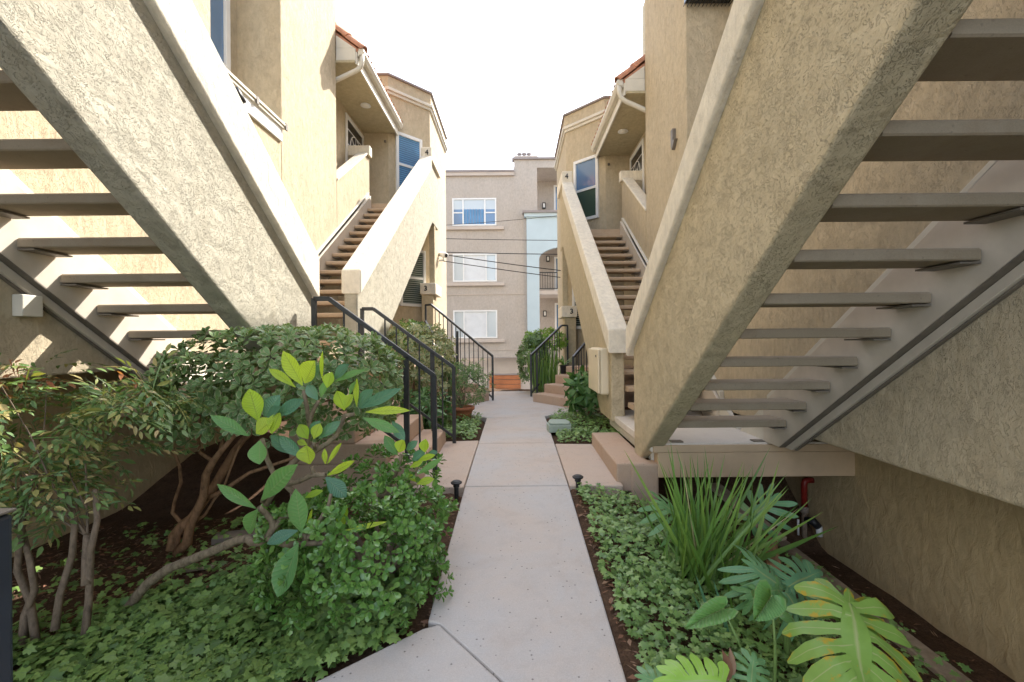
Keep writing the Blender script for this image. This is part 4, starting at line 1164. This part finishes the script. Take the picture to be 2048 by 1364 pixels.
branch([A_(845, 660, 2.55), A_(825, 520, 2.52), A_(800, 390, 2.5)], 0.012, 0.010)
branch([B_(1340, 745, 2.35), B_(1440, 785, 2.33), B_(1510, 810, 2.31), B_(1600, 800, 2.3), B_(1680, 795, 2.3), B_(1800, 790, 2.32), B_(1900, 740, 2.34), B_(1955, 690, 2.35)], 0.017, 0.011)
branch([B_(1660, 800, 2.3), B_(1662, 715, 2.29)], 0.014, 0.012)
branch([B_(1680, 760, 2.3), B_(1720, 690, 2.31), B_(1800, 580, 2.33), B_(1865, 470, 2.35), B_(1885, 370, 2.36)], 0.012, 0.009)
branch([A_(1440, 1300, 2.75), A_(1520, 1262, 2.78), A_(1650, 1180, 2.8), A_(1740, 1090, 2.82), A_(1770, 1040, 2.82)], 0.013, 0.010)
branch([A_(1500, 1275, 2.76), A_(1620, 1230, 2.76), A_(1710, 1190, 2.76), A_(1755, 1180, 2.76)], 0.011, 0.009)
branch([A_(1500, 1260, 2.8), A_(1545, 1170, 2.83), A_(1595, 1070, 2.85), A_(1635, 930, 2.86)], 0.013, 0.012)
LV = [('A', 790, 345, 630, 50, 120, 'l', 2.5), ('A', 730, 360, 490, 182, 70, 'l', 2.5), ('A', 808, 325, 908, 132, 165, 'l', 2.48), ('A', 845, 340, 965, 150, 60, 't', 2.55),
      ('A', 1000, 365, 1035, 228, 100, 'l', 2.46), ('A', 1055, 290, 1195, 165, 95, 't', 2.52), ('A', 1055, 315, 1315, 203, 62, 'g', 2.5), ('A', 920, 470, 822, 335, 85, 't', 2.48), ('A', 945, 445, 992, 300, 62, 'g', 2.48), ('A', 960, 300, 940, 60, 36, 'l', 2.52),
      ('A', 412, 645, 338, 372, 150, 'l', 2.36), ('A', 465, 610, 590, 425, 130, 't', 2.42), ('A', 560, 605, 815, 468, 110, 't', 2.4), ('A', 330, 775, 5, 598, 95, 'g', 2.35), ('A', 395, 755, 525, 635, 140, 'l', 2.34), ('A', 525, 755, 590, 575, 120, 'l', 2.33), ('A', 425, 815, 415, 1018, 150, 'g', 2.3), ('A', 480, 625, 620, 525, 90, 't', 2.38),
      ('A', 835, 800, 758, 675, 95, 'l', 2.48), ('A', 850, 760, 930, 650, 75, 't', 2.52), ('A', 888, 800, 935, 668, 90, 'l', 2.47), ('A', 930, 795, 1105, 648, 85, 't', 2.5), ('A', 830, 850, 740, 815, 50, 'l', 2.48),
      ('A', 852, 1015, 828, 850, 160, 'l', 2.42), ('A', 690, 930, 522, 768, 90, 't', 2.45), ('A', 800, 965, 585, 772, 95, 't', 2.42),
      ('A', 985, 1015, 975, 885, 45, 'l', 2.43), ('A', 1000, 1015, 1135, 832, 52, 'l', 2.42), ('A', 1000, 1112, 1250, 985, 62, 'l', 2.4), ('A', 988, 1125, 1165, 1298, 125, 't', 2.38),
      ('A', 1150, 555, 1080, 388, 100, 'l', 2.56), ('A', 1150, 540, 1215, 418, 95, 'l', 2.55), ('A', 1252, 525, 1245, 282, 48, 'l', 2.58), ('A', 1268, 535, 1400, 376, 110, 't', 2.62), ('A', 1285, 540, 1600, 372, 92, 't', 2.58), ('A', 1325, 572, 1690, 543, 68, 'l', 2.52), ('A', 1305, 620, 1610, 742, 85, 'g', 2.5), ('A', 1555, 650, 1655, 808, 85, 't', 2.55), ('A', 1185, 435, 1238, 305, 50, 'g', 2.6),
      ('A', 1600, 940, 1485, 772, 85, 'g', 2.84), ('A', 1612, 915, 1645, 808, 100, 'l', 2.83), ('A', 1675, 895, 1765, 818, 62, 't', 2.88), ('A', 1832, 915, 1832, 802, 90, 'l', 2.8), ('A', 1725, 985, 1835, 895, 75, 't', 2.84), ('A', 1775, 985, 1915, 935, 52, 'l', 2.8), ('A', 1765, 1105, 1990, 970, 58, 'g', 2.78), ('A', 1850, 940, 1940, 908, 50, 't', 2.86), ('A', 1705, 1042, 1815, 992, 44, 'l', 2.78),
      ('A', 1755, 1165, 1668, 1088, 44, 'l', 2.75), ('A', 1765, 1185, 1910, 1135, 62, 'l', 2.74),
      ('B', 1295, 425, 1575, 125, 160, 'g', 2.28), ('B', 1245, 497, 905, 293, 85, 'g', 2.32), ('B', 1262, 505, 1165, 718, 150, 'g', 2.24), ('B', 1632, 700, 1580, 342, 145, 'g', 2.26), ('B', 1605, 685, 1325, 792, 100, 't', 2.24), ('B', 1607, 790, 1448, 1250, 205, 'g', 2.2), ('B', 1680, 695, 1718, 508, 28, 'l', 2.3),
      ('B', 1965, 690, 1940, 538, 42, 'l', 2.35), ('B', 1972, 690, 2012, 475, 55, 'l', 2.34), ('B', 1975, 695, 2370, 612, 40, 'l', 2.3), ('B', 1665, 405, 1808, 342, 55, 'l', 2.4)]
RL = root_loc(PL)
for fr, x0, y0, x1, y1, w, tone, dd in LV:
    fn = A_ if fr == 'A' else B_
    p = fn(x0, y0, dd); ln_ = math.hypot(x1 - x0, y1 - y0) / 4.2625 / 910 * dd
    q = fn(x1, y1, dd + random.uniform(-0.35, 0.15) * ln_)
    L = (q - p).length; wd = w / 4.2625 / 910 * dd * 1.08
    t = tpl(L, wd, 8, 0.55, 0.45, random.choice((0.08, 0.14, -0.06)))
    n = Vector((random.uniform(-.35, .35), -1.0, random.uniform(0.25, 0.75)))
    fb = FB(); fb.add(t, orient((0, 0, 0), q - p, n), random.random())
    # short stalk so the blade joins its branch
    me = fb.mesh('leaf', M[{'l': 'plime', 'g': 'pgreen', 't': 'pteal'}[tone]])
    o = link_mesh('leaf', me, PL, p - RL)

# far shrubs
def bush(name, base, label, blobs, tl, mat, cat='shrub', stems=None, up=0.3, nr_=None, protos=3, leaves=7, size=1.0):
    r = empty(name, base, label, cat)
    pr = [rosette(tl, leaves, 0, 60) for _ in range(protos)]
    pts = []
    for c, rad, n, seed in blobs: pts += blob_points(c, rad, n, 2.4, -0.85, 0.13, seed, (0.82, 1.04))
    leafy_parts(r, pts, pr, mat, 'leaf_cluster', 220, 0.4, 0.8 * size, 1.25 * size, up)
    if stems:
        b = MB()
        for s_, e_, rr in stems: b.tube([s_, Vector(s_).lerp(Vector(e_), 0.5) + rv(0.03), e_], [rr, rr * .8, rr * .5], 7)
        b.build('stems', M['bark'], r)
    return r
sm = [tpl(0.085, 0.045, 3, 0.6, 0.25, 0.15, 0.15), tpl(0.075, 0.04, 3, 0.6, 0.25, 0.2, 0.15)]
tiny = [tpl(0.05, 0.014, 2, 0.5, 0.2, 0.1), tpl(0.04, 0.012, 2, 0.5, 0.2, 0.1)]
bush('variegated_bush', (-1.55, 7.3, -1.22), 'pale variegated bush behind the second left railing', [((-1.58, 7.25, -0.22), (0.60, 0.5, 0.46), 420, 2.2), ((-1.45, 7.05, -0.56), (0.52, 0.4, 0.36), 240, 4.0)], sm, M['pitto2'],
     stems=[((-1.6, 7.3, -1.25), (-1.75, 7.2, -0.6), 0.035), ((-1.55, 7.3, -1.25), (-1.4, 7.2, -0.6), 0.03), ((-1.62, 7.25, -1.25), (-1.6, 7.15, -0.55), 0.03)])
pot = empty('potted_shrub', (-0.84, 7.05, -1.225), 'soft green shrub in a terracotta pot beside the path', 'potted plant')
MB().lathe((-0.84, 7.05, -1.225), [(0.13, 0), (0.155, 0.12), (0.175, 0.17), (0.195, 0.17), (0.20, 0.22), (0.17, 0.22), (0.165, 0.19)], 24).build('pot', M['terra'], pot, smooth=True)
pr = [rosette(tiny, 9, -10, 75) for _ in range(3)]
pts = blob_points((-0.78, 7.05, -0.68), (0.37, 0.30, 0.36), 330, 2.1, -0.9, 0.3, 3.0, (0.6, 1.08))
leafy_parts(pot, pts, pr, M['conifer'], 'leaf_cluster', 220, 0.6, 0.9, 1.5)
b = MB()
for i in range(7): b.tube([(-0.84, 7.05, -1.05), (-0.84 + random.uniform(-.12, .15), 7.05 + random.uniform(-.1, .1), -0.85), (-0.8 + random.uniform(-.25, .28), 7.05 + random.uniform(-.15, .15), -0.55)], [0.014, 0.01, 0.006], 6)
b.build('stems', M['barkgrey'], pot)
bush('hedge', (0.3, 10.6, -1.2), 'clipped hedge column at the end of the path on the right', [((0.42, 10.75, -0.45), (0.34, 0.4, 0.58), 420, 1.0)], sm, M['conifer'], 'hedge')
bush('bright_shrub', (0.75, 11.3, -1.2), 'sunlit yellow green shrub behind the right iron railing', [((0.72, 11.25, -0.02), (0.5, 0.35, 0.28), 190, 8.0)], sm, M['sunleaf'], stems=[((0.72, 11.25, -1.2), (0.72, 11.25, -0.1), 0.03)])
bush('low_shrub', (-1.28, 6.4, -1.2), 'low dark strappy foliage between the left railings', [((-1.3, 6.35, -0.95), (0.32, 0.35, 0.2), 60, 5.0)], [tpl(0.26, 0.05, 4, 0.5, 0.2, 0.35), tpl(0.2, 0.045, 4, 0.5, 0.2, 0.4)], M['hedgedark'], up=0.6)
bush('porch_shrub', (-1.75, 9.7, -0.6), 'leafy shrub under the left porch by the blinds', [((-2.1, 9.3, 0.12), (0.4, 0.35, 0.3), 150, 6.0)], sm, M['hedgedark'])
ar = [tpl(0.24, 0.085, 4, 0.5, 0.2, 0.3), tpl(0.19, 0.07, 4, 0.5, 0.2, 0.35)]
bush('broadleaf_shrub', (1.12, 7.0, -1.2), 'dark glossy broadleaf shrub below the cream meter box', [((1.12, 6.95, -0.78), (0.26, 0.24, 0.28), 34, 2.0)], ar, M['hedgedark'], stems=[((1.12, 7.0, -1.22), (1.1, 6.95, -0.7), 0.02)], leaves=7)
rd = empty('reed_clump', (0.62, 10.25, -1.2), 'upright green reeds behind the right iron railing', 'reeds')
rm = [FB().add(tpl(0.85 + 0.12 * k, 0.028, 5, 0.45, 0.3, 0.03 * k), Matrix.Identity(4)).mesh('blade', M['blade']) for k in range(3)]
for i in range(95):
    o = link_mesh('blade', random.choice(rm), rd, (random.uniform(-.26, .3), random.uniform(-.2, .25), 0))
    o.matrix_local = orient(o.location, Vector((random.gauss(0, .09), random.gauss(0, .07), 1)), (random.uniform(-1, 1), -1, 0), random.uniform(.7, 1.1))
pp = empty('potted_plant', (1.02, 9.6, -0.69), 'small spiky plant in a black pot on the right steps', 'potted plant')
MB().lathe((1.02, 9.6, -0.70), [(0.07, 0), (0.085, 0.16), (0.095, 0.17), (0.095, 0.19), (0.07, 0.18)], 16).build('pot', M['black'], pp, smooth=True)
sp_ = [FB().add(tpl(0.30, 0.03, 4, 0.4, 0.3, 0.45), Matrix.Identity(4)).mesh('blade', M['blade'])]
for i in range(24):
    a = random.uniform(0, 6.28); o = link_mesh('blade', sp_[0], pp)
    o.matrix_local = orient((0, 0, 0.16), (math.cos(a), math.sin(a), random.uniform(.4, 1.8)), (0, 0, 1), random.uniform(.7, 1.2))

# iris clump in the right bed
ic = Vector((1.14, 2.92, gz(1.14, 2.92)))
IR = empty('iris_clump', ic, 'large clump of long strap leaves in the right bed', 'strap plant')
def blade_mesh(L, W, bend, mat):
    n = 9; v = []; u = []; fcs = []
    for i in range(n + 1):
        t = i / n; w = W / 2 * (1 - t ** 3.2) * (0.75 + 0.25 * min(1, t * 4))
        y = L * t * (1 - 0.18 * bend * t); z = -bend * L * 0.5 * t ** 2.4
        v += [(-w, y, z + 0.4 * w), (0, y, z), (w, y, z + 0.4 * w)]; u += [(-1, t), (0, t), (1, t)]
    for i in range(n):
        a = 3 * i; fcs += [(a, a + 1, a + 4, a + 3), (a + 1, a + 2, a + 5, a + 4)]
    return FB().add((np.array(v), fcs, np.array(u, float)), Matrix.Identity(4)).mesh('blade', mat)
bms = [blade_mesh(0.95, 0.022, be, M['blade']) for be in (0.05, 0.15, 0.3, 0.55)] + [blade_mesh(0.8, 0.03, 0.8, M['blade'])]
for i in range(100):
    t = min(1.05, max(-0.62, random.gauss(0.08, 0.35)))
    dirn = Vector((math.sin(t) + 0.0, random.gauss(-0.05, 0.33), max(0.18, math.cos(t))))
    bi = min(4, int(abs(t) * 2.6 + random.random() * 1.6))
    o = link_mesh('blade', bms[bi], IR)
    o.matrix_local = orient((random.gauss(0.02, .10), random.gauss(0, .09), 0.01), dirn, Vector((-dirn.x * 0.4 + random.gauss(0, .4), -1.0, 0.6)), random.uniform(.5, 0.98))
for px, py, bi in ((1243, 905, 0), (1390, 915, 0), (1536, 900, 0), (1685, 1048, 2), (1722, 1080, 2), (1570, 952, 0), (1588, 985, 1), (1330, 900, 0), (1630, 1030, 2), (1695, 1125, 3)):
    q = at(px, py, 2.92 + random.uniform(-.1, .1)) - ic
    o = link_mesh('blade', bms[bi], IR); o.matrix_local = orient((0.02, 0, 0.02), q + Vector((0, 0, (0, .05, .12, .2)[bi])), (-0.2, -1, 0.5), q.length / 0.94)
for px, py in ((1352, 900), (1490, 950), (1595, 1020), (1370, 950)):
    q = at(px, py, 2.95) - ic
    me = blade_mesh(0.95, 0.010, 0.05, M['bladedry']); o = link_mesh('blade', me, IR); o.matrix_local = orient((0.03, 0, 0.02), q, (0, -1, .4), q.length / 0.94)
for px, py, qx, qy in ((1440, 1300, 1395, 1150), (1460, 1290, 1430, 1160), (1432, 1290, 1386, 1185)):
    p = at(px, py, 2.35); q = at(qx, qy, 2.3); me = blade_mesh((q - p).length, 0.022, 0.1, M['pteal']); o = link_mesh('blade', me, IR); o.matrix_local = orient(p - ic, q - p, (0, -1, .5))

# philodendrons: lobed leaves with veins running to every lobe tip
def philo_tpl(L, W, n=6, droop=0.25, ripple=0.02, taper=0.75):
    v = []; u = []; fc = []
    def add(x, y, uu):
        z = -droop * L * (y / L) ** 2 - 0.9 * x * x / L - 0.05 * abs(x) + 0.03 * L * math.sin(11 * x / L + 9 * y / L)
        v.append((x, y, z)); u.append((uu, min(1, max(0, y / L)))); return len(v) - 1
    def lobe(base_y, ang, ln, wd, sd, inner):
        """one lobe: vein from the midrib out to the tip, blade on both sides"""
        c, s_ = math.sin(ang) * sd, math.cos(ang)
        rows = []
        ks = [0, 0.28, 0.5, 0.72, 0.9, 1.0]; ws = [0.9, 0.8, 1.1, 1.1, 0.8, 0.15]
        for k, w in zip(ks, ws):
            px_, py_ = c * ln * k, base_y + s_ * ln * k + 0.10 * ln * k * k
            nx, ny = -s_ * sd, c * sd
            ww = wd * w * random.uniform(.82, 1.18)
            e_ = 0.35 + 0.65 * min(1, k * 2)
            rows.append((add(px_ + nx * ww, py_ + ny * ww, e_), add(px_, py_, 0.0), add(px_ - nx * ww, py_ - ny * ww, -e_)))
        for a, b_ in zip(rows, rows[1:]):
            fc.extend([(a[0], a[1], b_[1], b_[0]), (a[1], a[2], b_[2], b_[1])])
    for i in range(n):
        k = i / (n - 1)
        for sd in (-1, 1):
            lobe(L * (0.02 + 0.62 * k), R(122 - 78 * k) , W / 2 * (0.80 + 0.45 * math.sin(math.pi * (0.15 + 0.6 * k))) * (1 - 0.25 * k), L * 0.075, sd, 0)
    lobe(L * 0.60, 0.0, L * 0.40, L * 0.06, 1, 0)
    # central blade along the midrib
    rows = []
    for i in range(8):
        k = i / 7; w = W * 0.11 * math.sin(math.pi * (0.12 + 0.8 * k)); y = L * (-0.03 + 0.75 * k)
        rows.append((add(-w, y, 0.35), add(0, y, 0.0), add(w, y, -0.35)))
    for a, b_ in zip(rows, rows[1:]): fc.extend([(a[0], a[1], b_[1], b_[0]), (a[1], a[2], b_[2], b_[1])])
    V = np.array(v, float); V[:, 2] += np.arange(len(V)) * 1e-5
    return V, fc, np.array(u, float)
def philo(root, base, tip, W, mat, nrm, foot, n=6, droop=0.25, pr=0.009):
    base, tip = Vector(base), Vector(tip); RL = root_loc(root)
    t = philo_tpl((tip - base).length, W, n, droop)
    o = link_mesh('leaf', FB().add(t, orient((0, 0, 0), tip - base, nrm)).mesh('leaf', mat), root, base - RL)
    f_ = Vector(foot); m = base.lerp(f_, 0.5) + Vector((0, 0, 0.05))
    MB().tube([f_, m, base], [pr * 1.3, pr, pr * .8], 7).build('petiole', M['petiole'], root, smooth=True)
    return o
tb = at(1545, 1130, 3.0); tb.z = gz(tb.x, tb.y)
PH = empty('philodendron', tb, 'split leaf philodendron with ringed stub trunk behind the iris', 'philodendron')
tt = at(1540, 1068, 3.1)
MB().tube([tb, tb.lerp(tt, .5) + Vector((0.02, 0, 0)), tt], [0.05, 0.045, 0.035], 10).build('trunk', M['bark'], PH, smooth=True)
for i in range(6):
    q = tb.lerp(tt, 0.25 + i * 0.13); MB().tube([q - Vector((0, 0, .004)), q + Vector((0, 0, .004))], 0.050 - 0.002 * i, 10).build('leaf_scar', M['barkgrey'], PH)
philo(PH, at(1500, 1040, 3.1), at(1552, 985, 3.05), 0.34, M['philo'], (-0.2, -0.7, 0.9), tt, 5, 0.3)
philo(PH, at(1372, 1040, 3.1), at(1318, 992, 3.15), 0.36, M['philo'], (0.2, -0.7, 0.9), tt, 5, 0.3)
p2b = at(1575, 1250, 2.3); p2b.z = gz(p2b.x, p2b.y)
P2 = empty('philodendron', p2b, 'blue green philodendron with two deeply cut fans in the middle of the right bed', 'philodendron')
philo(P2, at(1562, 1178, 2.3), at(1500, 1115, 2.35), 0.34, M['philo'], (0.2, -0.8, 0.8), p2b, 6, 0.3)
philo(P2, at(1578, 1172, 2.32), at(1655, 1130, 2.4), 0.32, M['philo'], (-0.3, -0.8, 0.8), p2b, 6, 0.3)
philo(P2, at(1572, 1186, 2.28), at(1610, 1235, 2.2), 0.26, M['philo'], (0, -0.8, 0.8), p2b, 5, 0.3)
philo(P2, at(1556, 1180, 2.28), at(1490, 1190, 2.25), 0.22, M['pgreen'], (0, -0.8, 0.8), p2b, 5, 0.3)
p3b = at(1720, 1420, 1.8); p3b.z = gz(p3b.x, p3b.y)
P3 = empty('philodendron', p3b, 'large yellowing split philodendron leaf in the right foreground', 'philodendron')
philo(P3, at(1700, 1210, 1.86), at(1745, 1430, 1.52), 0.42, M['philoyel'], (-0.12, -0.55, 0.9), p3b + Vector((0.05, 0.25, 0)), 6, 0.10, 0.012)
philo(P3, at(1702, 1285, 1.80), at(1700, 1172, 1.98), 0.38, M['philoyel'], (-0.1, -0.6, 0.85), p3b + Vector((0.05, 0.25, 0)), 5, 0.12, 0.012)
MB().tube([at(1700, 1300, 2.1), at(1672, 1230, 2.1), at(1655, 1160, 2.1)], [0.013, 0.010, 0.003], 7).build('petiole', M['petiole'], P3, smooth=True)
p4b = at(1390, 1430, 1.75); p4b.z = gz(p4b.x, p4b.y)
P4 = empty('philodendron', p4b, 'bright lime lobed leaf at the bottom edge of the right bed', 'philodendron')
philo(P4, at(1445, 1365, 1.72), at(1318, 1352, 1.72), 0.20, M['philolime'], (0, -0.6, 0.9), p4b, 6, 0.2)
philo(P4, at(1345, 1372, 1.8), at(1272, 1345, 1.85), 0.15, M['philo'], (0, -0.6, 0.9), p4b, 5, 0.2)
philo(P4, at(1500, 1372, 1.8), at(1512, 1300, 1.9), 0.16, M['philo'], (0, -0.6, 0.9), p4b + Vector((.2, 0, 0)), 5, 0.2)
def dry(root, p, q, w):
    o = FB().add(tpl((q - p).length, w, 5, 0.5, 0.8, 0.2), orient((0, 0, 0), q - p, (0.3, -1, 0.2))).mesh('dry_leaf', M['litter'])
    link_mesh('dry_leaf', o, root, p - root_loc(root))
dry(P4, at(1448, 1364, 1.85), at(1468, 1300, 1.88), 0.05); dry(P4, at(1456, 1364, 1.85), at(1452, 1305, 1.85), 0.04)
# arrow shaped leaves on long stalks
def arrow_leaf(root, base, tip, W, nrm, foot):
    L = (Vector(tip) - Vector(base)).length
    out = [(0, 0), (.16, -.20), (.36, -.24), (.5, -.02), (.47, .3), (.3, .66), (.1, .93), (0, 1.0)]
    v = [(0, .0, 0.0), (0, .33, 0.0), (0, .66, -.02), (0, 1.0, -.08)]; u = [(0, 0), (0, .33), (0, .66), (0, 1)]
    fc = []
    for sd in (1, -1):
        o = len(v)
        for x, y in out[1:7]: v.append((x * sd, y, 0.10 * abs(x) - 0.08 * y * y)); u.append((sd, max(0, y)))
        fc += [(0, o, o + 1, o + 2), (0, o + 2, o + 3, 1), (1, o + 3, o + 4, 2), (2, o + 4, o + 5, 3)]
    V = np.array(v, float); V[:, 0] *= W; V[:, 1] *= L; V[:, 2] *= L
    link_mesh('leaf', FB().add((V, fc, np.array(u, float)), orient((0, 0, 0), Vector(tip) - Vector(base), nrm)).mesh('leaf', M['pgreen']), root, Vector(base) - root_loc(root))
    f_ = Vector(foot); b_ = Vector(base)
    MB().tube([f_, f_.lerp(b_, .5) + Vector((0.01, 0, .01)), b_], [0.008, 0.006, 0.004], 7).build('petiole', M['petiole'], root, smooth=True)
e1 = at(1512, 1330, 2.05); e1.z = gz(e1.x, e1.y)
E1 = empty('elephant_ear', e1, 'small elephant ear plant with two arrow shaped leaves on thin stalks', 'elephant ear')
arrow_leaf(E1, at(1447, 1217, 2.0), at(1371, 1253, 1.95), 0.105, (-0.3, -0.6, 0.9), e1)
arrow_leaf(E1, at(1546, 1222, 2.0), at(1530, 1180, 2.15), 0.20, (0.1, -0.9, 0.6), at(1548, 1400, 1.95))
arrow_leaf(E1, at(1543, 1190, 1.98), at(1512, 1240, 1.9), 0.14, (0.0, -0.9, 0.5), at(1548, 1400, 1.95))

# ------------------------------------------------------------------ small things
mbx = empty('meter_box', (1.13, 6.2, -0.7), 'cream plastic meter box mounted on the right stair panel', 'meter box')
MB().box(1.075, 1.198, 5.80, 6.58, -0.70, -0.10).build('housing', M['cream'], mbx, bevel=0.03, seg=3)
MB().box(1.045, 1.073, 5.79, 6.55, -0.68, -0.115).build('lid', M['cream'], mbx, bevel=0.012)
MB().box(1.038, 1.044, 5.90, 5.94, -0.22, -0.19).build('latch', M['steel'], mbx)
vb = empty('valve_box', (0.58, 6.3, -1.22), 'grey green plastic valve box lid in the right ivy patch', 'valve box')
MB().extr([(0.44, 6.12), (0.74, 6.12), (0.76, 6.3), (0.72, 6.5), (0.46, 6.5), (0.42, 6.3)], 'z', -1.24, -1.14).build('body', M['valvegreen'], vb, bevel=0.01)
MB().extr([(0.46, 6.14), (0.72, 6.14), (0.74, 6.3), (0.70, 6.48), (0.48, 6.48), (0.44, 6.3)], 'z', -1.137, -1.115).build('lid', M['valvegreen'], vb, bevel=0.008)
for (x, y), lb in (((-0.52, 3.92), 'small black path light on the left edge of the path'), ((0.535, 3.98), 'small black path light on the right edge of the path')):
    g0 = gz(x, y); pl_ = empty('path_light', (x, y, g0), lb, 'path light', 'path lights')
    MB().lathe((x, y, g0 - 0.02), [(0.018, 0), (0.02, 0.12), (0.028, 0.125), (0.028, 0.15)], 12).build('stake', M['black'], pl_)
    MB().lathe((x, y, g0 + 0.132), [(0.045, 0), (0.05, 0.012), (0.03, 0.025)], 16).build('head', M['black'], pl_)
pz0 = at(1610, 968, 4.72); px_ = 2.98
wp = empty('water_pipe', (px_, 4.72, -2.15), 'red riser pipe with hose bib on the lower right wall', 'pipe')
b = MB(); b.tube([(3.07, 4.72, -1.47), (px_ + 0.03, 4.72, -1.47), (px_ + 0.008, 4.72, -1.48), (px_, 4.72, -1.51), (px_, 4.72, -1.74)], 0.03, 12); b.build('riser', M['red'], wp, smooth=True)
MB().tube([(px_, 4.72, -1.74), (px_, 4.72, -1.80)], 0.042, 12).build('coupling', M['stone'], wp, smooth=True)
MB().tube([(px_, 4.72, -1.80), (px_, 4.72, -2.2)], 0.026, 12).build('pipe', M['barkgrey'], wp, smooth=True)
MB().tube([(px_ - .02, 4.68, -1.86), (px_ + 0.03, 4.62, -1.86), (px_ + 0.07, 4.6, -1.91)], [0.03, 0.04, 0.035], 10).build('hose_bib', M['black'], wp, smooth=True)
MB().tube([(px_ + 0.07, 4.6, -1.90), (px_ + 0.075, 4.6, -2.0)], 0.03, 10).build('hose_end', M['white'], wp, smooth=True)
MB().tube([(px_ - 0.09, 4.68, -1.86), (px_ - 0.09, 4.68, -2.02)], 0.01, 8).build('valve_lever', M['white'], wp, smooth=True)
ed = MB()
for i in range(3): pass
tbm = MB().extr([(2.62, 4.9), (2.50, 4.9), (2.42, 1.5), (2.56, 1.5)], 'z', -2.06, -1.95).build('edging_timber', M['timber'], None, bevel=0.008)
tag(tbm, 'weathered timber edging between the right bed and the wall', 'timber')
bd = MB().bar(at(1425, 968, 4.9), at(1560, 1080, 4.1), 0.16, 0.03).build('loose_board', M['timber'], None, bevel=0.004)
tag(bd, 'weathered board leaning under the right landing beam', 'board')
for (px, py, dd, w, h, rz), lb in (((478, 1022, 3.55, 0.34, 0.05, .3), 'flat paving stone lying in the left bed beside the hedge trunks'), ((395, 1112, 3.1, 0.2, 0.02, .35), 'thin splinter of wood at the foot of the hedge trunks')):
    c = at(px, py, dd); c.z = gz(c.x, c.y) + h * 0.5 + 0.01
    dv = Vector((math.cos(rz), math.sin(rz), 0)) * w / 2
    o = MB().bar(c - dv, c + dv, w * (0.4 if h > .03 else 0.15), h).build('flat_stone' if h > .03 else 'wood_splinter', M['stone' if h > .03 else 'timber'], None, bevel=0.006)
    tag(o, lb, 'stone' if h > .03 else 'wood')
dp = empty('utility_post', (-1.48, 1.2, -1.55), 'dark blue metal post cut by the left edge of the view', 'post')
MB().box(-1.7, -1.392, 1.20, 1.26, -1.7, -0.462).build('body', M['darkpost'], dp, bevel=0.012)
MB().box(-1.705, -1.387, 1.195, 1.265, -0.459, -0.45).build('lid', M['steel'], dp, bevel=0.004)
jc = at(28, 612, 2.95)
jx = empty('junction_box', jc, 'small beige junction box on the left wall under the stair stringer', 'box')
MB().box(-3.2 + 0.002, -3.13, jc.y - 0.06, jc.y + 0.07, jc.z - 0.07, jc.z + 0.07).build('housing', M['trim'], jx, bevel=0.006)
sc_ = at(888, 511, 13.0)
cam_s = empty('security_camera', sc_, 'white security camera on the corner of the left building', 'camera')
MB().tube([sc_ + Vector((-.12, .1, .06)), sc_ + Vector((.08, -.12, -.02))], [0.07, 0.075], 12).build('housing', M['white'], cam_s, smooth=True)
MB().tube([sc_ + Vector((.082, -.122, -.02)), sc_ + Vector((.09, -.13, -.022))], 0.05, 12).build('lens', M['black'], cam_s)
MB().tube([sc_ + Vector((-.02, .0, -.02)), sc_ + Vector((-.02, .02, -.12)), sc_ + Vector((-.14, .04, -.14))], 0.03, 8).build('bracket', M['white'], cam_s, smooth=True)
